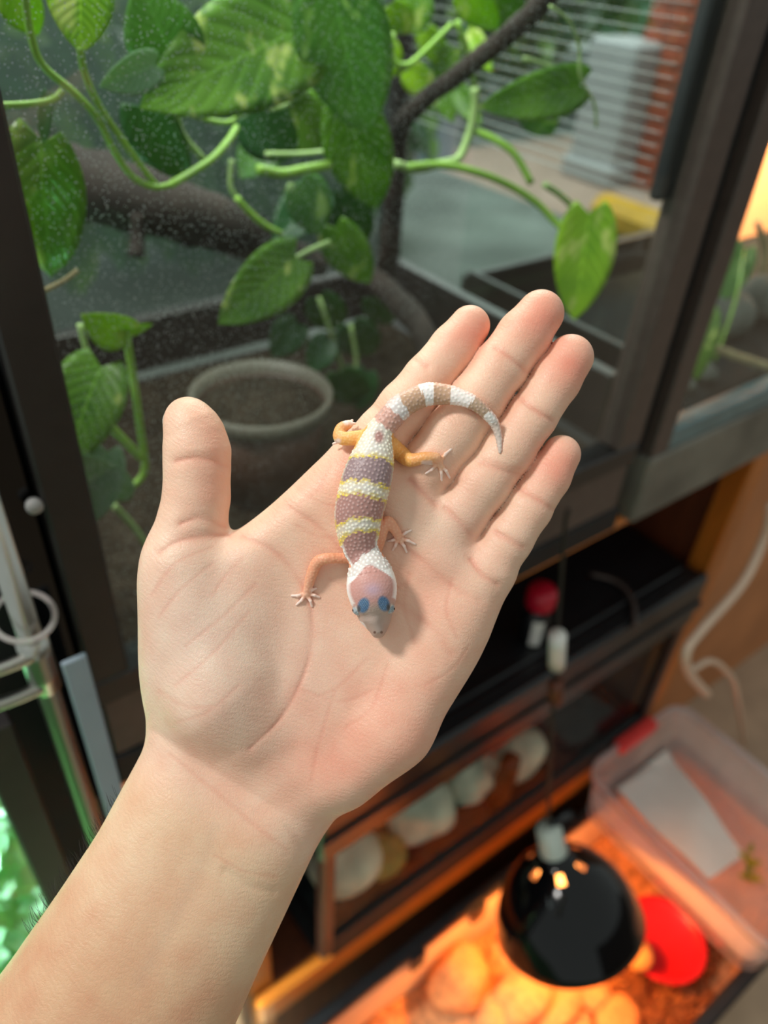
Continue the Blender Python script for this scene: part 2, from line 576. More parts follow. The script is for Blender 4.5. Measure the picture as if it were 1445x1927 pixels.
class Field:
    def __init__(s, lo, hi, step, wscale=1.0):
        s.lo = np.array(lo, np.float32); s.step = step
        s.n = np.ceil((np.array(hi) - s.lo) / step).astype(int) + 1
        s.ax = [s.lo[k] + step * np.arange(s.n[k], dtype=np.float32) for k in range(3)]
        s.ws = wscale

    def empty(s): return np.full(s.n, 60., np.float32)

    def capsule(s, F, a, b, ra, rb, k):
        a = np.array(a, np.float32); b = np.array(b, np.float32)
        m = max(ra, rb) + 45
        i0 = np.maximum(((np.minimum(a, b) - m - s.lo) / s.step).astype(int), 0)
        i1 = np.minimum(((np.maximum(a, b) + m - s.lo) / s.step).astype(int) + 2, s.n)
        if (i1 <= i0).any(): return
        X = s.ax[0][i0[0]:i1[0], None, None] - a[0]; Y = s.ax[1][None, i0[1]:i1[1], None] - a[1]; Z = s.ax[2][None, None, i0[2]:i1[2]] - a[2]
        d = b - a; dd = float(d @ d) + 1e-6
        t = np.clip((X * d[0] + Y * d[1] + Z * d[2]) / dd, 0, 1)
        q = np.sqrt((X - t * d[0]) ** 2 + (Y - t * d[1]) ** 2 + ((Z - t * d[2]) * s.ws) ** 2) - (ra + (rb - ra) * t)
        sl = tuple(slice(p, q_) for p, q_ in zip(i0, i1))
        F[sl] = smin(F[sl], q, k) if k > 0 else np.minimum(F[sl], q)

    def chain(s, F, P, k):
        for p, q in zip(P[:-1], P[1:]): s.capsule(F, p[:3], q[:3], p[3], q[3], k)


def surface_nets(F, lo, step):
    S = F < 0
    n = np.array(F.shape)
    c = np.zeros(n - 1, np.int8)
    sl = [(slice(0, -1), slice(1, None))] * 3
    for i in range(8):
        c += S[sl[0][i & 1], sl[1][i >> 1 & 1], sl[2][i >> 2 & 1]]
    act = (c > 0) & (c < 8)
    I = np.argwhere(act)
    idx = np.full(n - 1, -1, np.int32); idx[act] = np.arange(len(I))
    val = np.stack([F[I[:, 0] + (k & 1), I[:, 1] + (k >> 1 & 1), I[:, 2] + (k >> 2 & 1)] for k in range(8)], 1).astype(np.float64)
    off = np.array([[k & 1, k >> 1 & 1, k >> 2 & 1] for k in range(8)], float)
    acc = np.zeros((len(I), 3)); cnt = np.zeros(len(I))
    for a in range(8):
        for ax in range(3):
            b = a | 1 << ax
            if b == a: continue
            va, vb = val[:, a], val[:, b]
            m = (va < 0) != (vb < 0)
            t = np.where(m, va / np.where(m, va - vb, 1), 0)
            p = off[a] + t[:, None] * (off[b] - off[a])
            acc += p * m[:, None]; cnt += m
    V = (I + acc / cnt[:, None]) * step + np.asarray(lo)
    Q = []
    for ax in range(3):
        u, w = (ax + 1) % 3, (ax + 2) % 3
        a = [slice(None)] * 3; b = [slice(None)] * 3
        a[ax] = slice(0, -1); b[ax] = slice(1, None)
        A, B = S[tuple(a)], S[tuple(b)]
        E = np.argwhere(A != B)
        ok = (E[:, u] > 0) & (E[:, w] > 0) & (E[:, u] < n[u] - 1) & (E[:, w] < n[w] - 1)
        E = E[ok]
        s0 = A[tuple(E.T)]
        def cell(du, dw):
            C = E.copy(); C[:, u] += du; C[:, w] += dw
            return idx[tuple(C.T)]
        q = np.stack([cell(-1, -1), cell(0, -1), cell(0, 0), cell(-1, 0)], 1)
        q[~s0] = q[~s0][:, ::-1]
        Q.append(q)
    Q = np.vstack(Q)
    return V, Q[(Q >= 0).all(1)]


def fast_mesh(name, V, Q, mat):
    """V world coordinates relative to the object's origin"""
    me = bpy.data.meshes.new(name)
    me.vertices.add(len(V)); me.vertices.foreach_set('co', np.asarray(V, np.float32).ravel())
    me.loops.add(Q.size); me.loops.foreach_set('vertex_index', Q.astype(np.int32).ravel())
    me.polygons.add(len(Q)); me.polygons.foreach_set('loop_start', np.arange(0, Q.size, 4, dtype=np.int32))
    me.polygons.foreach_set('loop_total', np.full(len(Q), 4, np.int32))
    me.polygons.foreach_set('use_smooth', np.ones(len(Q), bool))
    me.update(calc_edges=True); me.validate()
    me.materials.append(mat)
    return me


def vnormals(V, Q):
    d1 = V[Q[:, 2]] - V[Q[:, 0]]; d2 = V[Q[:, 3]] - V[Q[:, 1]]
    fn = np.cross(d1, d2)
    N = np.zeros_like(V)
    for k in range(4): np.add.at(N, Q[:, k], fn)
    return N / (np.linalg.norm(N, axis=1)[:, None] + 1e-12)


def relax(V, Q, it, lam=.5):
    for _ in range(it):
        A = np.zeros_like(V); c = np.zeros(len(V))
        for k in range(4):
            np.add.at(A, Q[:, k], V[Q[:, (k + 1) % 4]] + V[Q[:, (k + 3) % 4]]); np.add.at(c, Q[:, k], 2)
        V = V + lam * (A / c[:, None] - V)
    return V


def poly_dist(P, X, Y):
    """signed distance to a closed polygon on a grid, negative inside"""
    D = np.full(X.shape, 1e9); ins = np.zeros(X.shape, bool)
    for (x0, y0), (x1, y1) in zip(P, np.roll(P, -1, 0)):
        dx, dy = x1 - x0, y1 - y0
        t = np.clip(((X - x0) * dx + (Y - y0) * dy) / (dx * dx + dy * dy + 1e-9), 0, 1)
        D = np.minimum(D, (X - x0 - t * dx) ** 2 + (Y - y0 - t * dy) ** 2)
        if y0 != y1:
            c = ((y0 > Y) != (y1 > Y)) & (X < (x1 - x0) * (Y - y0) / (y1 - y0) + x0)
            ins ^= c
    return np.where(ins, -1, 1) * np.sqrt(D)


def lines_dist(P2, lines):
    """distance of points (n,2) to a set of smoothed polylines"""
    D = np.full(len(P2), 1e9)
    for L in lines:
        C = catmull(np.array(L, float), 5)
        lo, hi = C.min(0) - 14, C.max(0) + 14
        m = np.where(((P2 > lo) & (P2 < hi)).all(1))[0]
        p = P2[m]; d = np.full(len(m), 1e9)
        for a, b in zip(C[:-1], C[1:]):
            e = b - a; t = np.clip(((p - a) @ e) / (e @ e + 1e-9), 0, 1)
            d = np.minimum(d, np.linalg.norm(p - a - t[:, None] * e, axis=1))
        D[m] = np.minimum(D[m], d)
    return D
# ================================================================== THE SETTING
g = MB().box(-.02, 14.0, -3.6, 1.05, -1.80, -1.75).build('floor', M['floor']); tag(g, kind='structure')
g = MB().box(1.09, 3.2, .56, .60, -1.75, -.62).build('wall_right', M['wall']); tag(g, kind='structure')
g = MB().box(-.02, 14.0, -3.75, -3.6, -1.80, .55).build('wall_front', plain('dim_umber_wall', srgb(96, 84, 74), .8, .1, 4)); tag(g, kind='structure')  # unseen wall added so the panes reflect something dark
yard = MB().box(.30, 9.0, 1.06, 7.5, -1.32, -1.2).build('ground', M['concrete']); tag(yard, kind='structure')
gar = MB().box(-3.0, -.021, -3.6, 5.0, -1.80, -1.75).build('lawn', plain('garden_ground', srgb(70, 120, 60), .9, .4, 8)); tag(gar, kind='structure')

# ---- yard seen through the glass
pb = at(1135, 335, z=-1.2); dz = depth(pb)
sx = 52 / FPX * dz
pil = thing('garden_pillar', pb, 'pale grey square pillar standing in the yard beyond the terrarium', 'pillar')
MB().box(pb[0] - sx, pb[0] + sx, pb[1] - sx, pb[1] + sx, -1.2, at(1130, 62, x=pb[0])[2] - H0, .02).build('shaft', M['pillar'], pil)
MB().box(pb[0] - sx * 1.15, pb[0] + sx * 1.15, pb[1] - sx * 1.15, pb[1] + sx * 1.15, -1.2, -1.08, .02).build('base', M['pillar'], pil)
bb = at(1236, 345, z=-1.2); dz = depth(bb); bw = 60 / FPX * dz
bc = thing('brick_column', bb, 'red brick column in the yard right of the pale grey pillar', 'column')
MB().box(bb[0] - bw + .03, bb[0] + bw - .03, bb[1] - bw + .03, bb[1] + bw - .03, -1.2, .6, .01).build('mortar_core', M['mortar'], bc)
me0 = None
rows = 20; rh = 1.8 / rows
for r_ in range(rows):
    for s_ in range(3):
        w3 = 2 * bw / 3
        for face in (0, 1):
            o_ = .5 * w3 * (r_ % 2) * .5
            if face == 0: c3 = (bb[0] - bw + w3 * (s_ + .5) + o_ * .4, bb[1] - bw + .03)
            else: c3 = (bb[0] - bw + .03, bb[1] - bw + w3 * (s_ + .5) - o_ * .2)
            if me0 is None:
                q = MB().box(-w3 * .46, w3 * .46, -.035, .035, -rh * .43 - H0, rh * .43 - H0, .008)
                o0 = mesh_obj('brick', q.V, q.F, M['brick'], None, origin=np.zeros(3)); me0 = o0.data
            else:
                o0 = bpy.data.objects.new('brick', me0); COL.objects.link(o0)
            o0.parent = bc
            o0.location = Vector((c3[0], c3[1], H0 - 1.2 + rh * (r_ + .5))) - bc.location
            o0.rotation_euler = (0, 0, math.pi / 2 if face else 0)
            o0.scale = (1, 1, RNG.uniform(.94, 1.04))
yk = [at(1130, 395, z=-1.113), at(1250, 440, z=-1.113)]
V, F = tube([yk[0], (yk[0] + yk[1]) / 2, yk[1]], .085, 8, 3)
tag(mesh_obj('kerb_rail', V, F, M['yellow']), 'yellow painted low kerb rail on the yard paving', 'kerb')
pg = MB()
c0 = at(1180, 360, z=-1.195)
pg.box(c0[0] - .7, c0[0] + 1.6, c0[1] - .45, c0[1] + 1.2, -1.2, -1.1985, .0005)
tag(pg.build('paving_patch', M['pinkground']), 'pinkish paved patch of yard around the brick column', 'paving')
pc = at(818, 300, z=-1.2); rr = 45 / FPX * depth(pc)
pt = thing('yard_pail', pc, 'pale blue enamel pail on the yard ground behind the terrarium', 'pail')
lathepart('body', M['paleblue'], pt, [(rr * .75, 0), (rr, rr * 2.2), (rr * 1.06, rr * 2.25), (rr * .96, rr * 2.2), (rr * .7, .05), (0, .05)], pc)
V, F = tube([pc + np.array([rr * math.cos(a), 0, rr * 2.2 + rr * .9 * math.sin(a)]) for a in np.linspace(0, np.pi, 9)], .012, 6, 3)
mesh_obj('handle', V, F, M['metal'], pt, True)
pc = at(758, 285, z=-1.2); rr = 22 / FPX * depth(pc)
nv = thing('navy_bin', pc, 'navy blue plastic bin beside the pale blue pail', 'bin')
lathepart('body', M['navy'], nv, [(rr * .8, 0), (rr, rr * 4.6), (rr * .92, rr * 4.6), (rr * .7, .05), (0, .05)], pc)
lathepart('rim', M['navy'], nv, [(rr, rr * 4.5), (rr * 1.1, rr * 4.55), (rr * 1.1, rr * 4.75), (rr * .95, rr * 4.75), (rr, rr * 4.5)], pc)


def leafy_mass(name, label, cat, cen, ext, n, size, mats, seed, kind='stuff'):
    """a shrub too dense to count: one mesh of curved leaves, several leaf greens"""
    rg = np.random.default_rng(seed)
    V, F, mi, uv = [], [], [], []
    base, bf, buv = leaf_mesh(1, .62, .2, .25, 0, .12, nu=4, nv=2)
    base = np.array(base[:15]); bf = [f for f in bf if max(f) < 15]; buv = buv[:15]
    for i in range(n):
        d = rg.normal(size=3); d /= np.linalg.norm(d)
        p = np.array(cen) + d * np.array(ext) * rg.uniform(.55, 1.0) ** .6
        q = Matrix.Rotation(rg.uniform(0, 6.28), 3, 'Z') @ Matrix.Rotation(rg.uniform(-.2, 1.2), 3, 'Y') @ Matrix.Rotation(rg.uniform(-.6, .6), 3, 'X')
        s = size * rg.uniform(.6, 1.3)
        vv = (np.array(q) @ (base * s).T).T + p
        k = len(V); V.extend(vv); F.extend([tuple(j + k for j in f) for f in bf]); uv.extend(buv)
        mi.extend([rg.integers(0, len(mats))] * len(bf))
    o = mesh_obj(name, np.array(V), F, M[mats[0]], None, True, np.array(uv))
    for m_ in mats[1:]: o.data.materials.append(M[m_])
    o.data.polygons.foreach_set('material_index', np.array(mi, np.int32))
    return tag(o, label, cat, kind=kind)


h0 = at(110, 60, y=1.9); h1 = at(520, 130, y=2.6); h2 = at(1010, 20, y=4.0); h3 = at(1290, 40, y=4.3)
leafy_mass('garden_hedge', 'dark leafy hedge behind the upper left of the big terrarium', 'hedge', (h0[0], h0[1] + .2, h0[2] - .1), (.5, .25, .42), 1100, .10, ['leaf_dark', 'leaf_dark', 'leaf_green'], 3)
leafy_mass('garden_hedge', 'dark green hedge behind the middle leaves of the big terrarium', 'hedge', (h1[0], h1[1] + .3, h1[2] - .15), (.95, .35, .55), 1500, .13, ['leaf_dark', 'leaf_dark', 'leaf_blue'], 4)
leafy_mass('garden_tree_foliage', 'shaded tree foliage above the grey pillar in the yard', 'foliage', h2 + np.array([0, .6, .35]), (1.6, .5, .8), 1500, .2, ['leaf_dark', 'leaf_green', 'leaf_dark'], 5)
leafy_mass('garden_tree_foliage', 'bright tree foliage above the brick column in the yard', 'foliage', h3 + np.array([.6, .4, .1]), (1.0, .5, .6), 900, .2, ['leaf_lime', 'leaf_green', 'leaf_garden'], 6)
gb = np.array([-.30, .86, H0 - 1.25])
leafy_mass('garden_shrub', 'bright mint green shrub outdoors at the lower left edge', 'shrub', gb, (.30, .26, .52), 6000, .036, ['leaf_garden', 'leaf_garden', 'leaf_garden'], 8)

# ---- cabinet that carries the terrariums
cab = thing('wooden_cabinet', (.6, .7, 0), 'orange varnished wooden cabinet with open shelves below the terrariums', 'cabinet')
boxpart('shelf_board', M['wood'], cab, .066, 2.0, .418, .95, -.604, -.588)
boxpart('front_rail', M['wood'], cab, .17, 1.04, .415, .435, -1.325, -1.255, .006)
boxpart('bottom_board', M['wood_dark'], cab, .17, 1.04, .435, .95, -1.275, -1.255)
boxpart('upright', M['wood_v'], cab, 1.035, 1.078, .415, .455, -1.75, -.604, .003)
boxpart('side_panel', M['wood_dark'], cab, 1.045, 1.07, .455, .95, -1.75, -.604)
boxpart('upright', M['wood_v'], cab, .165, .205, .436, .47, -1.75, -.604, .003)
boxpart('side_panel', M['wood_dark'], cab, .150, .1645, .436, .95, -1.75, -.604)  # left side added to keep garden light out of the lower tank
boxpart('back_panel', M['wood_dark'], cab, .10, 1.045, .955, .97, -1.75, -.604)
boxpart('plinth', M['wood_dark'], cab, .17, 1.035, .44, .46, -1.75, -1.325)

# ---- big terrarium
ter = thing('glass_terrarium', (.37, .64, H0 - .588), 'large brown framed glass terrarium full of trailing pothos', 'terrarium')
boxpart('corner_post', M['frame_dark'], ter, .066, .094, .404, .434, -.455, .15, .002)
boxpart('side_trim', M['gloss'], ter, .038, .0655, .414, .444, -.6, .15, .004)
boxpart('corner_post', M['frame'], ter, .652, .691, .404, .434, -.455, .15, .002)
boxpart('frame_channel', M['blackmatt'], ter, .6915, .7235, .418, .44, -.49, .15, .002)
boxpart('corner_post', M['frame_dark'], ter, .095, .118, .835, .86, -.455, .15, .002)
boxpart('corner_post', M['frame_dark'], ter, .645, .672, .835, .86, -.455, .15, .002)
boxpart('bottom_rail', M['frame_dark'], ter, .066, .691, .404, .434, -.482, -.4555, .002)
boxpart('lower_panel', M['frame'], ter, .070, .691, .410, .434, -.552, -.4825, .002)
boxpart('foot_rail', M['blackmatt'], ter, .068, .70, .408, .434, -.5875, -.5525, .002)
boxpart('rear_rail', M['frame_dark'], ter, .095, .66, .838, .858, -.455, -.388, .002)
boxpart('side_rail', M['frame_dark'], ter, .650, .667, .436, .834, -.455, -.375, .002)
boxpart('side_rail', M['frame_dark'], ter, .068, .090, .436, .834, -.455, -.42, .002)
boxpart('floor_tray', M['blackmatt'], ter, .07, .69, .436, .86, -.5875, -.475, .002)
boxpart('soil_bed', M['soil'], ter, .092, .648, .436, .834, -.4745, -.462, .004)
boxpart('seal_strip', M['brush'], ter, .631, .6512, .4225, .4355, -.190, .12, .003)
boxpart('front_pane', M['glass'], ter, .0945, .6515, .418, .422, -.4545, .15, .0002)
boxpart('side_pane', M['glass2'], ter, .658, .661, .436, .834, -.374, .15, .0002)
boxpart('rear_screen', M['screen'], ter, .118, .645, .846, .848, -.387, .15, .0002)
sl0 = None
for i in range(26):                                   # louvre slats across the upper half of the right side
    if sl0 is None:
        sl0 = MB().box(.6505, .6565, .455, .825, -.0006, .0006, .0002).build('louvre_slat', M['louvre'], ter)
        base_loc = Vector(sl0.location)
        o0 = sl0
    else:
        o0 = bpy.data.objects.new('louvre_slat', sl0.data); COL.objects.link(o0); o0.parent = ter
    o0.location = base_loc + Vector((0, 0, -.195 + i * .0108))

# ---- second terrarium to the right
te2 = thing('glass_terrarium', (1.05, .64, H0 - .588), 'smaller glass terrarium on the grey board at the right edge', 'terrarium')
boxpart('corner_post', M['frame'], te2, .724, .757, .404, .434, -.49, .15, .002)
boxpart('bottom_rail', M['rail_blue'], te2, .757, 1.97, .406, .43, -.49, -.462, .002)
boxpart('base_board', M['grey_board'], te2, .724, 1.99, .402, .436, -.587, -.4905, .003)
boxpart('floor_tray', M['blackmatt'], te2, .73, 1.97, .437, .83, -.587, -.49, .002)
boxpart('rear_rail', M['frame_dark'], te2, .76, 1.384, .788, .801, -.469, -.405, .002)  # dark bar added to push the dark zone behind it higher
boxpart('side_rail', M['frame_dark'], te2, .757, .767, .437, .787, -.469, -.395, .002)  # dark side bar added to carry that dark band to the front
boxpart('soil_bed', M['gravel'], te2, .76, 1.96, .437, .82, -.4895, -.47, .004)
boxpart('front_pane', M['glass2'], te2, .7575, 1.96, .417, .421, -.4615, .15, .0002)
boxpart('rear_panel', plain('peach_back_panel', srgb(236, 176, 130), .5, .12, 3), te2, 1.385, 1.96, .80, .815, -.469, .15, .002)
boxpart('rear_pane', M['glass2'], te2, .76, 1.3845, .802, .806, -.469, .15, .0002)
boxpart('corner_post', M['frame'], te2, 1.9605, 1.985, .404, .434, -.455, .15, .002)
for k, (u, v, y, r_) in enumerate([(1290, 735, .47, .012), (1345, 620, .56, .05), (1425, 600, .56, .05), (1430, 695, .445, .010), (1325, 690, .48, .018)]):
    p = at(u, v, y=y); p[2] = H0 - .47 + r_ * .55
    V, F = lump(p, r_, k, 10, .15, 2, (1.1, 1, .7))
    tag(mesh_obj('stone', V, F, plain('grey_stone_%d' % k, srgb(92, 96, 90), .9, .3, 20, bump=.4), None, True),
        ['small grey stone near the glass of the right terrarium', 'large dark stone behind the green leaf in the right terrarium', 'grey stone under the tan twig in the right terrarium', 'grey stone by the rail at the right edge', 'small stone beside the large dark stone in the right terrarium'][k], 'stone', 'stones in the right terrarium')
tw = [at(1325, 648, y=.46), at(1380, 668, y=.452), at(1445, 690, y=.44), at(1500, 712, y=.436)]
V, F = tube(tw, [.005, .006, .006, .007], 8, 5, wob=.05)
tag(mesh_obj('twig', V, F, M['twig'], None, True), 'pale tan twig lying across the right terrarium', 'twig')
tw = [at(1405, 720, y=.62), at(1425, 600, y=.6), at(1440, 480, y=.6), at(1425, 420, y=.6)]
tw[0][2] = H0 - .472
V, F = tube(tw, [.009, .008, .007, .005], 8, 5, wob=.06)
tag(mesh_obj('branch', V, F, M['twig'], None, True), 'tan branch standing upright in the right terrarium', 'branch')
p2 = thing('pothos_plant', at(1330, 720, y=.52), 'blurred green pothos growing in the smaller right terrarium', 'plant')
place_leaf(p2, 'leaf_green', at(1330, 590, y=.47), at(1306, 712, y=.44), 62, .2)
place_leaf(p2, 'leaf_blue', at(1400, 470, y=.56), at(1345, 580, y=.55), 62, -.2)
place_leaf(p2, 'leaf_yellow', at(1270, 715, y=.44), at(1278, 752, y=.435), 18, .2)
tubepart('stem', M['stem'], p2, [at(1345, 680, y=.475), at(1340, 640, y=.475), at(1330, 590, y=.47)], .002, 7)
tubepart('stem', M['stem'], p2, [at(1345, 680, y=.475), at(1385, 560, y=.50), at(1400, 470, y=.56)], .002, 7)

# ---- tank on the cabinet's lower shelf
lt = thing('glass_tank', (.66, .6, H0 - 1.255), 'glass tank with black lid on the lower cabinet shelf', 'tank')
boxpart('lid', M['black'], lt, .272, 1.03, .428, .78, -.86, -.838, .003)
boxpart('lid_rim', M['black'], lt, .268, 1.034, .408, .428, -.945, -.832, .006)
boxpart('lid_ridge', M['black'], lt, .268, 1.034, .403, .4085, -.905, -.888, .002)
boxpart('lid_ridge', M['black'], lt, .285, 1.015, .445, .455, -.8385, -.832, .002)
boxpart('lid_rim', M['black'], lt, 1.0145, 1.034, .428, .78, -.93, -.8605, .004)
boxpart('corner_post', plain('dark_red_brown_trim', srgb(84, 46, 36), .5, .15, 30), lt, .275, .295, .412, .43, -1.235, -.945, .002)
boxpart('corner_post', M['frame_dark'], lt, 1.008, 1.028, .412, .43, -1.235, -.945, .002)
boxpart('bottom_rail', M['blackmatt'], lt, .295, 1.008, .412, .43, -1.254, -1.19, .003)
boxpart('floor_tray', M['blackmatt'], lt, .275, 1.028, .432, .78, -1.254, -1.24, .002)
boxpart('soil_bed', M['gravel'], lt, .30, 1.005, .434, .77, -1.2395, -1.215, .003)
boxpart('front_pane', M['glass3'], lt, .2955, 1.0075, .419, .423, -1.189, -.9455, .0002)
boxpart('rear_panel', plain('mottled_back_panel', srgb(206, 190, 150), .8, .3, 12), lt, .276, 1.02, .771, .78, -1.239, -.861, .002)
for k, (u, v, y, r_) in enumerate([(650, 1650, 0, .054), (722, 1595, 0, .036), (800, 1530, 0, .056), (895, 1470, 0, .050), (752, 1640, 0, .026), (1000, 1430, 0, .046)]):
    p = at(u, v, z=-1.155); p[1] = min(max(p[1], .434 + r_ * 1.05), .69); p[0] = max(p[0], .302 + r_ * 1.2)
    sq = (1.15, .9, 1.0)
    p[2] = H0 - 1.214 + r_ * sq[2] * .93
    V, F = lump(p, r_, 20 + k, 12, .16, 2.2, sq)
    tag(mesh_obj('rock', V, F, M['rock'] if k not in (1, 4) else M['olive'], None, True),
        ['pale rock just right of the reddish post in the lower tank', 'olive rock in the middle of the lower tank', 'pale rock right of the olive rock in the lower tank', 'pale rock beside the dark stick in the lower tank', 'small olive rock low at the front glass of the lower tank', 'pale rock right of the dark stick'][k], 'rock', 'rocks in the lower tank')
a_, b_ = at(962, 1428, y=.445), at(930, 1535, y=.445)
b_[2] = H0 - 1.214
V, F = tube([a_, (a_ + b_) / 2, b_], [.016, .018, .017], 9, 4, wob=.05)
tag(mesh_obj('plug_stick', V, F, M['wood_dark'], None, True), 'dark brown stick in the lower tank standing in for a cable plug', 'stick')  # wooden stick put in place of a hanging cable plug

# ---- things on the lid
bp_ = at(1000, 1198, z=-.838)
bo = thing('spray_bottle', bp_, 'small dark bottle with crimson cap standing on the black lid', 'bottle')
lathepart('body', M['black'], bo, [(0, 0), (.02, .0), (.022, .004), (.022, .05), (.014, .062), (.013, .066), (0, .066)], bp_)
lathepart('cap', M['redcap'], bo, [(.0, .066), (.02, .066), (.022, .070), (.022, .092), (.018, .099), (0, .1)], bp_)
V = []
lab = at(1003, 1160, d=depth(bp_ + np.array([0, 0, .03])) - .02)
dirn = np.array([0, 0, H0]) - bp_; dirn[2] = 0; dirn /= np.linalg.norm(dirn); a0 = math.atan2(dirn[1], dirn[0])
for i in range(9):
    a = a0 - .1 + (i / 8) * .75
    for hh in (.004, .052): V.append(bp_ + np.array([.0226 * math.cos(a), .0226 * math.sin(a), hh]))
mesh_obj('label', np.array(V), [(2 * i, 2 * i + 2, 2 * i + 3, 2 * i + 1) for i in range(8)], M['white'], bo, True)['label'] = 'white paper label'
V, F = tube([at(1110, 1080, z=-.831), at(1160, 1095, z=-.831), at(1190, 1130, z=-.831), at(1195, 1180, z=-.831)], .004, 8, 6)
tag(mesh_obj('airline_hose', V, F, M['frame'], None, True), 'dark grey hose curling across the black lid', 'hose')

# ---- low tank on the floor with its bedding
ft = thing('floor_tank', (.67, .21, 0), 'low floor tank with black rim glowing orange inside', 'tank')
X0, X1, Y0, Y1 = .205, 1.15, .028, .388
boxpart('rear_rim', M['black'], ft, X0, X1, Y1 - .022, Y1, -1.352, -1.33, .004)
boxpart('front_rim', M['black'], ft, X0, X1, Y0 - .012, Y0 + .012, -1.352, -1.33, .004)
boxpart('side_rim', M['black'], ft, X1 - .022, X1, Y0 + .012, Y1 - .022, -1.352, -1.33, .004)
boxpart('side_rim', M['black'], ft, X0, X0 + .022, Y0 + .012, Y1 - .022, -1.352, -1.33, .004)
wallm = plain('cream_tank_wall', srgb(226, 200, 172), .4, .06, 10)
boxpart('rear_wall', wallm, ft, X0 + .004, X1 - .004, Y1 - .02, Y1 - .014, -1.749, -1.352)
boxpart('front_wall', wallm, ft, X0 + .004, X1 - .004, Y0 - .004, Y0 + .003, -1.749, -1.352)
boxpart('end_wall', wallm, ft, X1 - .012, X1 - .005, Y0 + .003, Y1 - .02, -1.749, -1.352)
boxpart('end_wall', wallm, ft, X0 + .005, X0 + .012, Y0 + .003, Y1 - .02, -1.749, -1.352)
boxpart('bottom_panel', wallm, ft, X0 + .004, X1 - .004, Y0 - .004, Y1 - .014, -1.7495, -1.745)
for u, v in ((790, 1790), (905, 1700)):
    p = at(u, v, y=Y1 - .026)
    boxpart('clip', M['black'], ft, p[0] - .014, p[0] + .014, Y1 - .030, Y1 - .0215, -1.378, -1.3325, .002)
nx, ny = 110, 46
gx = np.linspace(X0 + .013, X1 - .013, nx); gy = np.linspace(Y0 + .004, Y1 - .0205, ny)
GX, GY = np.meshgrid(gx, gy, indexing='ij')
hz = np.zeros_like(GX)
for k in range(46):
    cx_, cy_, rr_ = RNG.uniform(X0, X1), RNG.uniform(Y0, Y1), RNG.uniform(.018, .05)
    hz = np.maximum(hz, rr_ * .7 * np.sqrt(np.clip(1 - ((GX - cx_) ** 2 + (GY - cy_) ** 2) / rr_ ** 2, 0, 1)))
Vg = np.stack([GX, GY, H0 - 1.50 + hz + .004 * np.sin(GX * 160) * np.sin(GY * 190)], -1).reshape(-1, 3)
Fg = [(i * ny + j, (i + 1) * ny + j, (i + 1) * ny + j + 1, i * ny + j + 1) for i in range(nx - 1) for j in range(ny - 1)]
n0 = len(Vg)
ring = [i * ny for i in range(nx)] + [(nx - 1) * ny + j for j in range(1, ny)] + [i * ny + ny - 1 for i in range(nx - 2, -1, -1)] + [j for j in range(ny - 2, 0, -1)]
Vb = Vg[ring].copy(); Vb[:, 2] = H0 - 1.744
Vg = np.vstack([Vg, Vb])
Fg += [(ring[i], ring[(i + 1) % len(ring)], n0 + (i + 1) % len(ring), n0 + i)[::-1] for i in range(len(ring))]
o = mesh_obj('bedding', Vg, Fg, M['dirt'], None, True)
tag(o, 'lumpy coconut fibre bedding filling the low floor tank', 'bedding', kind='stuff')
for k, (u, v, r_, sq) in enumerate([(862, 1838, .052, (1.1, 1, .9)), (985, 1872, .055, (1.2, .8, .8)), (935, 1905, .035, (1, 1, .8)), (1060, 1880, .040, (1.4, .8, .6)), (1120, 1860, .030, (1, 1, .8)), (1170, 1900, .034, (1.2, 1, .6))]):
    p = at(u, v, z=-1.45); p[2] = H0 - 1.485 + r_ * sq[2] * .7
    V, F = lump(p, r_, 40 + k, 18, .14, 3.2, sq)
    tag(mesh_obj('moss_clump', V, F, M['clump'], None, True),
        ['large tan moss clump at the left in the floor tank', 'large tan moss clump below the black lamp dome', 'small tan moss clump between the two large ones', 'long low tan clump below the lamp rim', 'small round tan clump near the red dish', 'low tan clump at the bottom edge right of the others'][k], 'clump', 'tan clumps in the floor tank')
cv = MB()
for k in range(90):
    p = np.array([RNG.uniform(.70, .95), RNG.uniform(.05, .16), H0 - 1.465 + RNG.uniform(-.005, .008)])
    V, F = lump(p, RNG.uniform(.006, .014), 100 + k, 4, .2, 2, (1.4, .8, .6)); cv.add(V, F)
tag(cv.build('bark_chips', M['chip']), 'loose brown bark chips around the red dish', 'bark chips', kind='stuff')
dp = at(1243, 1772, z=-1.44); dr = 80 / FPX * depth(dp)
di = tag(mesh_obj('red_dish', *lathe([(0, .0), (dr * .82, .0), (dr * .97, .012), (dr, .015), (dr * .97, .018), (dr * .86, .011), (dr * .78, .005), (0, .005)], dp, (0, 0, 1), 48), M['red'], None, True), 'round red plastic dish half under the clear box', 'dish')
fp = at(1197, 1800, z=-1.42)
V, F = lump((fp[0], fp[1], dp[2] + .005 + .024), .026, 70, 14, .05, 3, (1, 1, .95))
tag(mesh_obj('tan_ball', V, F, M['ball'], None, True), 'tan fibrous ball sitting in the red dish', 'ball')

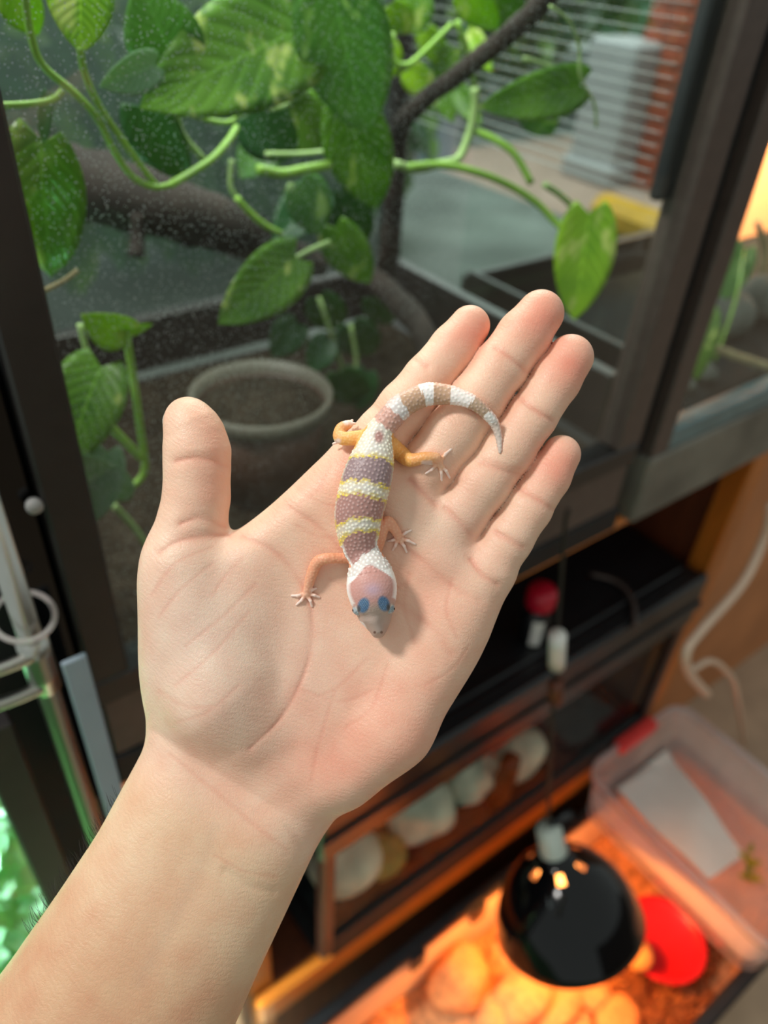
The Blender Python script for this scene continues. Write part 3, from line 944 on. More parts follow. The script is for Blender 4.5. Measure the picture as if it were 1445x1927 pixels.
# ---- heat lamp
lc = at(1072, 1740, z=-1.24)
best = None
for d_ in np.linspace(.85, 1.3, 300):
    q = at(1046, 1622, d=d_)
    e = abs(np.linalg.norm(q - lc) - .122)
    if q[2] > lc[2] and (best is None or e < best[0] - 1e-4): best = (e, q)
lax = best[1] - lc; lax /= np.linalg.norm(lax)
hl = thing('heat_lamp', lc, 'glossy black dome heat lamp hanging over the floor tank', 'lamp')
kr = 137 / FPX * depth(lc) / .1
outer = [(.1, 0), (.1015, .004), (.099, .012), (.094, .034), (.084, .058), (.069, .08), (.052, .097), (.041, .1055), (.030, .113), (.021, .119), (.019, .124)]
inner = [(r_ - .0012, h_ - .001) for r_, h_ in outer[:1] + outer[2:]][::-1]
V, F = lathe([(r_ * kr, h_ * kr) for r_, h_ in outer], lc, lax, 48)
vh = set()
for j in range(48):
    if j % 8 in (0, 1): vh.add(7 * 48 + j)
F1 = [f for i, f in enumerate(F) if i not in vh]
mesh_obj('dome', V, F1, M['gloss'], hl, True)
V, F = lathe([(r_ * kr, h_ * kr) for r_, h_ in inner], lc, lax, 48)
n_in = len(inner)
F2 = [f for i, f in enumerate(F) if not (i // 48 == n_in - 8 and i % 48 % 8 in (0, 1))]
mesh_obj('reflector', V, F2, plain('orange_lit_reflector', srgb(210, 205, 200), .3, .05, 20, metallic=.8), hl, True)
sock = lc + lax * .122 * kr
lathepart('socket', M['ceramic'], hl, [(0, 0), (.021, 0), (.0215, .004), (.020, .02), (.0195, .044), (.016, .05), (0, .05)], sock, lax, 28)
kn = at(1075, 1530, d=depth(sock + lax * .045))
V, F = tube([sock + lax * .042, (sock + lax * .05 + kn) / 2, kn], [.006, .008, .010], 8, 3)
mesh_obj('switch', V, F, M['black'], hl, True)
ctop = at(1064, 985, y=.400)
c1, c2 = at(1046, 1225, y=.37), at(1036, 1420, y=.33)
tubepart('cord', M['cord'], hl, [sock + lax * .049, c2, c1, at(1056, 1090, y=.39), ctop, ctop + np.array([0, .0, .02])], .0026, 7)
V, F = tube([at(1049, 1195, y=.366), at(1047, 1252, y=.366)], [.011, .011], 10, 3)
mesh_obj('plug', V, F, M['white'], hl, True)['label'] = 'pale pink plug on the lamp cord'
V, F = tube([at(1047, 1285, y=.355), at(1045, 1318, y=.353)], [.010, .010], 10, 3)
mesh_obj('inline_knob', V, F, M['wood_dark'], hl, True)['label'] = 'brown knob on the lamp cord'
bm_ = NT('glowing_bulb')
bm_.set(Base_Color=(1, .5, .2, 1), Emission_Color=(1, .36, .08, 1), Emission_Strength=8.0)
lathepart('bulb', bm_.m, hl, [(0, .114 * kr), (.016, .112 * kr), (.026, .100 * kr), (.034, .085 * kr), (.034, .072 * kr), (.026, .060 * kr), (0, .056 * kr)], lc, lax, 24)
pl = bpy.data.lights.new('heat_lamp_glow', 'SPOT')
pl.energy = 8.5; pl.color = (1.0, .30, .05); pl.shadow_soft_size = .03; pl.spot_size = 3.05; pl.spot_blend = .25
po = bpy.data.objects.new('heat_lamp_glow', pl); COL.objects.link(po)
po.location = lc + lax * .016
po.rotation_euler = Vector(-lax).to_track_quat('-Z', 'Y').to_euler()


# ---- clear storage box
def rrect(x0, x1, y0, y1, z, r, n=6):
    P = []
    for cx_, cy_, a0 in ((x1 - r, y1 - r, 0), (x0 + r, y1 - r, 90), (x0 + r, y0 + r, 180), (x1 - r, y0 + r, 270)):
        for k in range(n + 1):
            a = math.radians(a0 + 90 * k / n); P.append((cx_ + r * math.cos(a), cy_ + r * math.sin(a), z + H0))
    return P


def loft(secs, cap0=False, cap1=False):
    V = [p for s in secs for p in s]; m = len(secs[0]); F = []
    for i in range(len(secs) - 1):
        for j in range(m):
            k = (j + 1) % m; F.append((i * m + j, i * m + k, (i + 1) * m + k, (i + 1) * m + j))
    if cap0: F.append(tuple(range(m))[::-1])
    if cap1: F.append(tuple((len(secs) - 1) * m + j for j in range(m)))
    return V, F


bx = thing('storage_box', (.96, .22, H0 - 1.329), 'cloudy clear plastic storage box with red latch on the floor tank', 'box')
x0, x1, y0, y1 = .832, 1.108, .012, .396
S = [rrect(x0 + .012, x1 - .012, y0 + .012, y1 - .012, -1.3255, .03), rrect(x0 + .006, x1 - .006, y0 + .006, y1 - .006, -1.27, .034), rrect(x0 + .002, x1 - .002, y0 + .002, y1 - .002, -1.212, .038)]
V, F = loft(S, cap0=True)
mesh_obj('tub', np.array(V), F, M['clear'], bx, True)
e = .006
V, F = loft([rrect(x0, x1, y0, y1, -1.214, .04), rrect(x0 - e, x1 + e, y0 - e, y1 + e, -1.216, .045), rrect(x0 - e, x1 + e, y0 - e, y1 + e, -1.200, .045), rrect(x0, x1, y0, y1, -1.198, .04), rrect(x0 + .004, x1 - .004, y0 + .004, y1 - .004, -1.214, .036)])
mesh_obj('rim', np.array(V), F, M['clear_rim'], bx, True)
lp = at(1165, 1352, z=-1.205)
lt_ = boxpart('latch', M['pinkred'], bx, lp[0] - .055, lp[0] + .052, y1 - .012, y1 + .014, -1.222, -1.196, .005)
lt_['label'] = 'red latch handle'
pa = [at(1130, 1462, z=-1.318), at(1245, 1402, z=-1.318), at(1400, 1610, z=-1.318), at(1330, 1660, z=-1.318)]
V = []
for i in range(13):
    for j in range(5):
        s, t = i / 12, j / 4
        p = (pa[0] * (1 - t) + pa[1] * t) * (1 - s) + (pa[3] * (1 - t) + pa[2] * t) * s
        p[2] += .004 * math.sin(s * 9 + t * 3) + .006
        p[0] = min(max(p[0], x0 + .02), x1 - .02)
        p[1] = min(max(p[1], y0 + .03), y1 - .025)
        V.append(p)
V = np.array(V); n_ = len(V); V = np.vstack([V, V - np.array([0, 0, .0008])])
F = []
for i in range(12):
    for j in range(4):
        a = i * 5 + j; f = (a, a + 5, a + 6, a + 1); F.append(f); F.append(tuple(q + n_ for q in f[::-1]))
tag(mesh_obj('paper_sheet', V, F, M['white'], None, True), 'white paper sheet lying inside the clear storage box', 'paper')
sp = at(1412, 1660, z=-1.318)
sg = thing('moss_sprig', sp, 'olive brown plant sprig at the right edge inside the clear box', 'sprig')
st_ = [sp + np.array([0, 0, .001]), sp + np.array([.006, .01, .03]), sp + np.array([.004, .03, .06])]
tubepart('stem', M['twig'], sg, st_, .0022, 6)
for k in range(9):
    a = k * 2.4; c_ = st_[0] * (1 - k / 9) + st_[2] * (k / 9)
    place_leaf(sg, 'leaf_yellow', c_, c_ + np.array([.022 * math.cos(a), .022 * math.sin(a), .008]), 11, .1, nu=5, nv=4)

# ---- loose cable
cb = [at(1452, 950, y=.36), at(1435, 1020, y=.355), at(1395, 1100, y=.34), at(1320, 1185, y=.325), at(1292, 1225, y=.315), at(1296, 1265, y=.31), at(1330, 1306, y=.305)]
V, F = tube(cb, .0075, 10, 8)
ca = thing('cream_cable', cb[-1], 'cream cable curling down past the orange upright', 'cable')
mesh_obj('strand', V, F, M['cable'], ca, True)
V, F = tube([at(1300, 1262, y=.318), at(1335, 1244, y=.318), at(1365, 1262, y=.318), at(1385, 1300, y=.32), at(1400, 1400, y=.33)], .0055, 10, 8)
mesh_obj('strand', V, F, M['cable'], ca, True)

# ---- left side: pole, rings, slat, dark post
bk = MB().box(-.018, .0645, .452, .47, -1.75, .15, .002).build('side_panel_board', M['blackmatt'])
tag(bk, 'black upright panel behind the steel pole at the left', 'panel')
pp = thing('steel_pole', (.036, .395, 0), 'brushed steel pole with clamps left of the terrarium', 'pole')
tubepart('tube', M['metal'], pp, [(.036, .39, 0.0), (.036, .39, H0 - .9), (.036, .39, H0 - .25)], .0075, 20, 3)
cl = at(70, 1245, y=.39)
tubepart('sleeve', M['metal'], pp, [(.036, .39, cl[2] - .025), (.036, .39, cl[2] + .022)], .0100, 20, 3)
for dz_ in (.012, -.018):
    tubepart('clamp_arm', M['metal'], pp, [(.036, .385, cl[2] + dz_), (.01, .385, cl[2] + dz_), (-.05, .39, cl[2] + dz_ + .004)], .0045, 12, 4)
cr = at(45, 1160, y=.39)
a = np.linspace(0, 2 * np.pi, 25)[:-1]
V, F = lathe([(.0175 + .002 * math.cos(q), .002 * math.sin(q)) for q in np.linspace(0, 2 * np.pi, 9)[:-1]], cr, (.1, -.35, 1), 32, True)
mesh_obj('ring', V, F, M['clear_rim'], pp, True)['label'] = 'clear plastic ring'
sl = tag(MB().box(.0465, .0625, .374, .378, -1.75, -.39, .0015).build('plastic_slat', M['slat']), 'pale blue grey upright slat beside the steel pole', 'slat')
ds = MB().box(-.016, .010, .40, .43, -1.75, -.45, .002).build('dark_post', M['frame_dark'])
tag(ds, 'dark brown post at the lower left in front of the garden', 'post')
kp = at(64, 951, y=.408)
kb = tag(mesh_obj('round_knob', *lathe([(0, -.003), (.0042, -.003), (.0050, 0), (.0050, .0025), (.0042, .0035), (0, .004)], kp, (0, -1, .1), 24), M['knob'], None, True), 'small grey round knob on the black trim left of the glass', 'knob')

# ---- inside the big terrarium
lg = [at(60, 320, y=.72), at(170, 350, y=.70), at(300, 385, y=.68), at(420, 425, y=.68), at(520, 470, y=.70), at(600, 500, y=.74)]
V, F = tube(lg, [.030, .030, .028, .025, .020, .013], 14, 6, wob=.05)
lo_ = thing('wooden_log', lg[2], 'thick dark log slung across the left of the big terrarium', 'log')
mesh_obj('trunk', V, F, M['bark'], lo_, True)
tubepart('peg', M['bark'], lo_, [at(258, 400, y=.66), at(259, 440, y=.66), at(256, 484, y=.655)], [.006, .006, .007], 8, 4)
br = [at(1060, -40, y=.48), at(980, 45, y=.52), at(880, 125, y=.57), at(780, 205, y=.63), at(748, 260, y=.68), at(738, 400, y=.70), at(728, 500, y=.72)]
V, F = tube(br, [.008, .008, .008, .0085, .010, .011, .012], 12, 6, wob=.05)
bo_ = thing('dead_branch', br[3], 'dark diagonal branch bending down through the big terrarium', 'branch')
mesh_obj('limb', V, F, M['bark'], bo_, True)
lw = [at(700, 520, y=.70), at(750, 570, y=.64), at(800, 640, y=.58), at(850, 720, y=.52)]
lw[-1][2] = H0 - .458
V, F = tube(lw, [.013, .014, .014, .013], 12, 6, wob=.05)
mesh_obj('limb', V, F, M['bark'], bo_, True)
# pot
pr = .064
pc = at(492, 738, z=-.356)
po_ = thing('plant_pot', (pc[0], pc[1], H0 - .461), 'brown round plant pot standing on the terrarium soil', 'pot')
hp = (pc[2] - (H0 - .461))
lathepart('body', M['terracotta'], po_, [(0, 0), (pr * .72, 0), (pr * .96, hp - .012), (pr * .92, hp - .012), (pr * .9, hp - .02), (pr * .66, .01), (0, .01)], (pc[0], pc[1], H0 - .461))
lathepart('rim', plain('grey_brown_pot_rim', srgb(92, 86, 76), .5, .15, 20), po_, [(pr * .95, hp - .014), (pr * 1.03, hp - .012), (pr * 1.04, hp), (pr * .97, hp + .001), (pr * .93, hp - .014)], (pc[0], pc[1], H0 - .461), close=False)
lathepart('potting_soil', M['soil'], po_, [(0, hp - .008), (pr * .4, hp - .006), (pr * .92, hp - .014)], (pc[0], pc[1], H0 - .461))

# pothos vines ------------------------------------------------------
def A(u, v, y):
    p = at(u, v, y=y)
    if p[0] > .63: p = at(u, v, x=.63)                 # stays inside the side pane
    p[2] = max(p[2], H0 - .452)
    return p



def stem(parent, pts, y, rpx, mat='stem'):
    ys = np.linspace(y[0], y[1], len(pts)) if isinstance(y, tuple) else [y] * len(pts)
    P = [A(u, v, yy) for (u, v), yy in zip(pts, ys)]
    return tubepart('stem', M[mat], parent, P, rpx / FPX * depth(P[len(P) // 2]), 9, 5)


va = thing('pothos_plant', A(300, 345, .52), 'trailing pothos on the left with large green leaves behind the glass', 'plant')
stem(va, [(-30, 199), (50, 196), (98, 188), (118, 170)], .47, 6)
stem(va, [(45, -30), (55, 50), (78, 120), (140, 175), (185, 225), (215, 285), (250, 333), (290, 352), (325, 347)], (.46, .50), 6.5)
stem(va, [(150, 90), (160, 140), (190, 205), (235, 270), (272, 322), (295, 350)], (.46, .50), 6)
stem(va, [(328, 200), (345, 255), (385, 302)], .54, 6.5, 'stem_pale')
stem(va, [(322, 347), (360, 325), (400, 298), (430, 265), (445, 240)], (.50, .56), 7)
stem(va, [(345, 210), (400, 228), (438, 228), (450, 200)], .57, 5)
place_leaf(va, 'leaf_lime', A(152, -45, .47), A(150, 90, .455), 122, .1, fold=.18)
place_leaf(va, 'leaf_blue', A(330, 118, .53), A(262, -28, .52), 150, -.15, fold=.12, droop=.1)
place_leaf(va, 'leaf_green', A(585, 45, .52), A(276, 190, .50), 210, .15, fold=.16, droop=.1, heart=.1)
place_leaf(va, 'leaf_pale', A(292, 122, .50), A(200, 165, .49), 72, -.3)
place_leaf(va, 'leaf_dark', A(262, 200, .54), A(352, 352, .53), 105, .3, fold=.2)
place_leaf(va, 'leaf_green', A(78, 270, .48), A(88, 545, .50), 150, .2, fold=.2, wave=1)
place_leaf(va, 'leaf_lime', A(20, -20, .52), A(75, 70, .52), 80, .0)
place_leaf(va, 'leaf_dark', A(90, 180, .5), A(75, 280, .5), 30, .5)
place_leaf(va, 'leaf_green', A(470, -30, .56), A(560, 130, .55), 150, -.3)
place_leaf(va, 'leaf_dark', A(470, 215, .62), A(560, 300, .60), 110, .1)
place_leaf(va, 'leaf_lime', A(45, 385, .455), A(62, 455, .455), 20, .2, nu=6)
tubepart('stem', M['twig'], va, [A(80, 548, .47), A(120, 528, .47), A(147, 508, .47)], .0016, 7)

vd = thing('pothos_plant', A(268, 880, .52), 'low pothos in the bottom left corner with a looping stem', 'plant')
stem(vd, [(238, 632), (252, 720), (263, 800), (272, 865), (268, 895), (245, 916), (215, 917)], .49, 7)
stem(vd, [(203, 797), (235, 830), (266, 862)], .485, 8)
stem(vd, [(150, 610), (165, 665), (182, 715)], .50, 6, 'stem_pale')
stem(vd, [(213, 950), (250, 990), (295, 1045), (340, 1100)], (.49, .52), 6, 'stem_pale')
place_leaf(vd, 'leaf_lime', A(238, 628, .488), A(158, 600, .475), 84, -.5, fold=.35, droop=.1)
place_leaf(vd, 'leaf_lime', A(215, 622, .49), A(292, 618, .50), 40, .9, fold=.3, droop=.1, nu=8)
place_leaf(vd, 'leaf_green', A(190, 690, .485), A(112, 880, .46), 140, .25, fold=.22)
place_leaf(vd, 'leaf_pale', A(212, 945, .475), A(132, 860, .455), 120, -.2, fold=.1, droop=.06)
place_leaf(vd, 'leaf_pale', A(200, 850, .47), A(175, 985, .455), 85, .15, fold=.1, droop=.06)

vb = thing('pothos_plant', A(620, 200, .56), 'pothos in the middle with glossy leaves pointing down', 'plant')
place_leaf(vb, 'leaf_blue', A(625, -25, .49), A(690, 268, .50), 176, .12, fold=.22, droop=.1)
place_leaf(vb, 'leaf_green', A(655, 205, .53), A(710, 412, .53), 128, .1, fold=.16)
place_leaf(vb, 'leaf_blue', A(565, 345, .56), A(612, 445, .55), 92, -.3, fold=.1)
place_leaf(vb, 'leaf_green', A(632, 428, .57), A(692, 548, .56), 90, .35, fold=.2)
place_leaf(vb, 'leaf_green', A(556, 486, .50), A(418, 610, .49), 118, -.2, fold=.2, droop=.12)
place_leaf(vb, 'leaf_dark', A(600, 365, .60), A(515, 450, .59), 92, .3)
place_leaf(vb, 'leaf_blue', A(500, 190, .66), A(640, 250, .66), 90, .2)
place_leaf(vb, 'leaf_green', A(545, 200, .66), A(620, 290, .65), 110, -.2)
place_leaf(vb, 'leaf_blue', A(520, 250, .68), A(450, 330, .68), 90, .2)
place_leaf(vb, 'leaf_dark', A(640, 360, .66), A(690, 470, .66), 90, .2)
stem(vb, [(485, 318), (530, 326), (575, 318), (622, 310)], .54, 9)
stem(vb, [(445, 372), (470, 400), (500, 425), (530, 440)], .56, 6)
stem(vb, [(500, 290), (560, 290), (620, 285)], .58, 5, 'stem_pale')
stem(vb, [(556, 486), (585, 470), (620, 455)], .51, 5, 'stem_pale')
stem(vb, [(540, 130), (553, 165), (540, 195), (510, 205)], .57, 5, 'stem_pale')
stem(vb, [(436, 300), (434, 350), (450, 380)], .57, 5, 'stem_pale')

vc = thing('pothos_plant', A(893, 240, .55), 'pothos on the right trailing one bright leaf above the fingers', 'plant')
stem(vc, [(742, 308), (785, 318), (830, 308), (862, 298), (882, 255), (893, 205), (894, 165)], .55, 8, 'stem_pale')
stem(vc, [(760, 315), (830, 310), (900, 325), (960, 350), (1010, 382), (1042, 415), (1062, 432)], (.55, .49), 7)
stem(vc, [(893, 245), (930, 262), (968, 290), (1000, 345)], (.55, .51), 7)
stem(vc, [(1025, 348), (1055, 368), (1080, 395), (1075, 425)], .49, 6, 'stem_pale')
stem(vc, [(1035, 12), (1070, 40), (1090, 90), (1092, 145), (1118, 195), (1122, 240)], .465, 3, 'stem_pale')
stem(vc, [(740, 60), (738, 110), (765, 122), (800, 95), (850, 45)], .60, 5)
stem(vc, [(860, 40), (880, 100), (893, 165)], .57, 6)
stem(vc, [(985, 110), (1030, 125), (1075, 140)], .52, 5, 'stem_pale')
place_leaf(vc, 'leaf_lime', A(1108, 402, .475), A(1082, 608, .46), 112, -.15, fold=.22, droop=.1)
place_leaf(vc, 'leaf_green', A(1092, 160, .47), A(922, 205, .48), 92, -.2, fold=.25)
place_leaf(vc, 'leaf_blue', A(1000, 190, .53), A(1040, 268, .53), 70, .2)
place_leaf(vc, 'leaf_lime', A(876, -20, .54), A(936, 66, .53), 70, .4, fold=.3)
place_leaf(vc, 'leaf_green', A(930, -10, .60), A(990, 60, .6), 70, .1)
for k, (u, v, du, dv, w_, mt, y_) in enumerate([(735, 10, 40, 60, 60, 'leaf_lime', .7), (790, -10, -10, 80, 60, 'leaf_green', .72), (800, 60, 40, 70, 50, 'leaf_lime', .74), (850, 90, -30, 80, 55, 'leaf_green', .74), (770, 130, 50, 60, 55, 'leaf_lime', .76), (880, 60, 40, 70, 45, 'leaf_lime', .76), (830, 150, 20, 80, 50, 'leaf_green', .78), (730, 80, 10, 70, 50, 'leaf_lime', .74), (860, 170, 40, 60, 45, 'leaf_green', .78)]):
    place_leaf(vc, mt, A(u, v, y_), A(u + du, v + dv, y_), w_, .2, nu=8, nv=6)

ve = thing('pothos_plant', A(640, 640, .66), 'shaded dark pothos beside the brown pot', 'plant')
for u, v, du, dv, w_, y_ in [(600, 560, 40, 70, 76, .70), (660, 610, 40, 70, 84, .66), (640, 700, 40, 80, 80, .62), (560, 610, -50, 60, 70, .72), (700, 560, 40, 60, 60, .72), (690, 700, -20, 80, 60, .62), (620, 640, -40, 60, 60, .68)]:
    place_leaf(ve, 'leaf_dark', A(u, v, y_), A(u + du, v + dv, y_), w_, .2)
place_leaf(ve, 'leaf_yellow', A(434, 830, .56), A(462, 1005, .54), 62, .3)
stem(ve, [(640, 760), (640, 680), (600, 560)], .68, 4, 'stem_pale')
stem(ve, [(640, 760), (670, 690), (660, 610)], .66, 4, 'stem_pale')
stem(ve, [(470, 790), (440, 800), (434, 830)], .57, 4, 'stem_pale')
# ================================================================== PERSON: forearm and open hand
def chain(pts):
    return [tuple(comp(u, v, w)) + (r * (1 + w * SPX / .27),) for u, v, r, w in pts]


fld = Field((-190, 520, -215), (1150, 2080, 330), 3.4)
OUT = [(300, 985), (282, 1020), (270, 1070), (265, 1150), (264, 1250), (268, 1310), (276, 1355), (275, 1400), (255, 1440), (222, 1500), (190, 1560), (150, 1620), (110, 1680), (60, 1750), (15, 1815), (-60, 1910), (-170, 2050), (-300, 2230),
       (150, 2420), (340, 2130), (395, 2020), (443, 1927), (480, 1839), (534, 1724), (581, 1623), (604, 1578), (638, 1533), (663, 1508), (714, 1468), (775, 1400), (805, 1364), (850, 1304), (891, 1246), (912, 1197), (930, 1152), (950, 1112), (972, 1072),
       (930, 1040), (884, 1034), (850, 990), (819, 955), (790, 905), (752, 866), (712, 818), (676, 796), (640, 830), (600, 865), (556, 908), (516, 945), (478, 976), (440, 1003), (424, 1000), (390, 985), (350, 975)]


def mid_w(u, v):
    q = np.maximum((u - 430) * -.5 + (v - 1470) * .866, 0)
    p = np.clip(((u - 430) * -.5 + (v - 1470) * .866 + 520) / 520, 0, 1)
    return 66 + 22 * p - .16 * q


P2 = np.array([comp(u, v, float(mid_w(u, v)))[:2] for u, v in OUT])
for _ in range(2):                                     # Chaikin
    Pn = np.roll(P2, -1, 0)
    P2 = np.stack([.75 * P2 + .25 * Pn, .25 * P2 + .75 * Pn], 1).reshape(-1, 2)
GU, GV = np.meshgrid(fld.ax[0], fld.ax[1], indexing='ij')
D2 = poly_dist(P2, GU.astype(float), GV.astype(float))
Q = (GU - 430) * -.5 + (GV - 1470) * .866             # along the arm, 0 at the wrist
sm = lambda a, b, x: (lambda t: t * t * (3 - 2 * t))(np.clip((x - a) / (b - a), 0, 1))
TH = 62 + 26 * sm(-520, -120, Q) + 22 * sm(-60, 120, Q) + 48 * sm(120, 560, Q)
RR = 66 + 95 * sm(-120, 140, Q) + 50 * sm(140, 560, Q)
MW = 66 + 22 * np.clip((Q + 520) / 520, 0, 1) - .16 * np.maximum(Q, 0)
MW = MW + 16 * np.exp(-((GU - 600) / 120) ** 2 - ((GV - 1130) / 130) ** 2)     # hollow of the palm
MW = MW + 10 * np.exp(-((Q - 20) / 70) ** 2)
A1 = np.clip(1 + D2 / RR, 0, None)
HF = np.empty(fld.n, np.float32)
for k in range(fld.n[2]):
    q = (fld.ax[2][k] - MW) / TH
    HF[:, :, k] = np.minimum((np.sqrt(q * q + A1 * A1) - 1) * np.minimum(TH, RR), 60)
# palm muscles
for a, b, ra, rb, kk in [((352, 1090, 56), (418, 1310, 34), 74, 88, 50), ((418, 1310, 34), (470, 1370, 48), 88, 70, 50), ((470, 1080, 62), (440, 1240, 46), 52, 70, 50),
                         ((850, 1170, 58), (740, 1370, 50), 62, 66, 50), ((740, 1370, 50), (650, 1460, 62), 64, 52, 50), ((540, 1440, 62), (610, 1450, 62), 50, 50, 40),
                         ((660, 930, 62), (700, 900, 60), 50, 48, 40), ((770, 985, 60), (792, 950, 60), 50, 48, 40), ((828, 1045, 60), (850, 1000, 60), 48, 46, 40), ((884, 1120, 62), (905, 1080, 62), 46, 44, 40)]:
    fld.capsule(HF, comp(*a), comp(*b), ra, rb, kk)
# two tendons under the wrist skin
for a, b, r_ in [((395, 1575, 6), (335, 1700, -16), 17), ((372, 1560, 8), (300, 1690, -16), 15)]:
    fld.capsule(HF, comp(*a), comp(*b), r_, r_, 26)
FINGERS = [
    [(884, 613, 38, 78), (854, 655, 44.5, 74), (806, 712, 46, 66), (760, 767, 48.5, 58), (719, 818, 50, 56), (672, 872, 50, 62), (630, 930, 48, 70)],
    [(1017, 590, 44, 70), (985, 632, 49.5, 66), (942, 690, 50.5, 56), (896, 754, 52, 48), (850, 819, 53.5, 48), (808, 875, 52.5, 52), (766, 930, 50, 60), (725, 990, 46, 70)],
    [(1073, 673, 43.5, 68), (1045, 716, 46, 64), (1001, 783, 46.5, 54), (955, 848, 49, 48), (907, 912, 50.5, 50), (865, 969, 51, 56), (815, 1035, 48, 68)],
    [(1056, 855, 36.5, 62), (1031, 897, 41.5, 60), (994, 956, 44, 54), (956, 1014, 46, 52), (918, 1073, 49, 56), (879, 1132, 50, 66)],
]
FF = fld.empty()
for c in FINGERS:
    f1 = fld.empty(); fld.chain(f1, chain(c), 10); FF = np.minimum(FF, f1)
    del f1
TB = fld.empty()
fld.chain(TB, chain([(353, 789, 41, 46), (359, 801, 47, 46), (366, 818, 53.5, 48), (371, 850, 60, 50), (371, 890, 59, 52), (370, 935, 60, 56), (362, 985, 63, 60), (352, 1050, 72, 64), (370, 1140, 78, 62)]), 14)
HF = smin(HF, FF, 15)
HF = smin(HF, TB, 24)
del FF, TB
# front surface of the hand along W for every (U, V): the gecko stands on it
first = np.argmax(HF < 0, axis=2)
FRONT = np.where((HF < 0).any(2), fld.ax[2][first], 200.0)


def front(u, v, w=0.0):
    p = comp(u, v, w)
    i = int(np.clip(round((p[0] - fld.lo[0]) / fld.step), 0, fld.n[0] - 1)); j = int(np.clip(round((p[1] - fld.lo[1]) / fld.step), 0, fld.n[1] - 1))
    return float(FRONT[i, j])


V, Qd = surface_nets(HF, fld.lo, fld.step)
del HF
# the surface net is open where the grid ends: carry the forearm on from that rim towards the elbow
E_ = np.sort(np.vstack([Qd[:, [k, (k + 1) % 4]] for k in range(4)]), 1)
Eu, cnt_ = np.unique(E_, axis=0, return_counts=True)
bset = {tuple(e) for e in Eu[cnt_ == 1]}
dire = [(a, b) for k in range(4) for a, b in Qd[:, [k, (k + 1) % 4]] if (min(a, b), max(a, b)) in bset] if len(bset) < 4000 else []
prev = np.array([a for a, b in dire]); nxt = np.array([b for a, b in dire])
rimv = np.unique(np.concatenate([prev, nxt])); pos = {int(i): k for k, i in enumerate(rimv)}
cen = V[rimv].mean(0); ids = rimv.copy(); extra = []; newQ = []; base_n = len(V)
for ring_k in range(1, 9):
    pts = cen + (V[rimv] - cen) * (1 + .022 * ring_k) + np.array([-46., 80., -12.]) * ring_k
    nid = base_n + len(rimv) * (ring_k - 1) + np.arange(len(rimv))
    extra.append(pts)
    pa_, pb_ = np.array([pos[int(a)] for a in prev]), np.array([pos[int(b)] for b in nxt])
    newQ.append(np.stack([ids[pb_], ids[pa_], nid[pa_], nid[pb_]], 1))
    ids = nid
V = np.vstack([V] + extra); Qd = np.vstack([Qd] + newQ)
V = relax(V, Qd, 3, .5)
N = vnormals(V, Qd)
kp = 1 / (1 + V[:, 2] * SPX / .27)
UV = np.stack([CX + (V[:, 0] - CX) * kp, CY + (V[:, 1] - CY) * kp], 1)
facing_cam = np.clip(-N[:, 2] * 1.6, 0, 1)
MAJOR = [[(455, 1010), (520, 1040), (575, 1110), (588, 1180), (575, 1260), (530, 1350), (470, 1410)],
         [(545, 955), (610, 1000), (680, 1080), (740, 1130), (810, 1180), (850, 1230)],
         [(902, 1130), (860, 1110), (800, 1060), (745, 1010), (690, 930)],
                  [(330, 868), (365, 862), (400, 866), (428, 880)], [(340, 985), (380, 975), (425, 992)], [(300, 1040), (330, 1020), (380, 1010), (430, 1006)],
         [(745, 645), (775, 672), (803, 690)], [(678, 745), (715, 772), (745, 790)],
         [(932, 655), (960, 672), (992, 700)], [(858, 745), (890, 770), (925, 790)], [(770, 900), (800, 930), (822, 950)],
         [(976, 748), (1005, 770), (1040, 792)], [(906, 868), (940, 884), (975, 893)], [(838, 955), (862, 980), (886, 1006)],
         [(976, 918), (1005, 935), (1042, 960)], [(930, 1000), (955, 1012), (985, 1030)], [(886, 1052), (905, 1080), (936, 1100)]]
MINOR = [[(400, 1120), (420, 1090), (455, 1050)], [(300, 1160), (340, 1110), (400, 1060)], [(285, 1120), (330, 1060), (400, 1030)], [(620, 880), (600, 920), (560, 950)], [(545, 905), (590, 940), (640, 955)],
         [(630, 1300), (600, 1400), (585, 1470)], [(690, 1240), (640, 1290), (600, 1310)], [(730, 1250), (700, 1330), (650, 1370)], [(570, 1300), (640, 1320), (700, 1300)],
         [(300, 1300), (350, 1330), (400, 1330)], [(330, 1360), (390, 1340), (450, 1290)], [(405, 1610), (460, 1640), (520, 1650)], [(345, 1440), (420, 1500), (490, 1560), (540, 1600)], [(320, 1420), (380, 1470), (450, 1530), (510, 1580)],
         [(915, 862), (945, 876), (980, 882)], [(936, 1008), (960, 1022), (982, 1036)], [(865, 738), (895, 760), (930, 780)], [(620, 1090), (700, 1120), (760, 1100)], [(780, 1210), (760, 1140), (770, 1080)],
         [(860, 1200), (840, 1150), (850, 1090)], [(660, 1010), (600, 1010), (560, 990)], [(880, 1220), (850, 1260), (800, 1290)], [(350, 1215), (420, 1160), (480, 1100)], [(330, 1290), (400, 1230), (470, 1150)]]
WRIST = [[(290, 1378), (370, 1432), (440, 1474), (520, 1528), (572, 1590)], [(425, 1640), (470, 1668), (515, 1680)]]
d3 = lines_dist(UV, WRIST)
d1 = lines_dist(UV, MAJOR); d2 = lines_dist(UV, MINOR)
wv = .55 + .45 * np.sin(UV[:, 0] * .05 + 1) * np.sin(UV[:, 1] * .043)          # creases come and go along their length
cr = (np.exp(-(d1 / 3.2) ** 2) * 1.9 * wv + np.exp(-(d1 / 11) ** 2) * 1.2) * facing_cam + np.exp(-(d2 / 3.0) ** 2) * .65 * wv * facing_cam
dF = lines_dist(UV, MAJOR[3:])
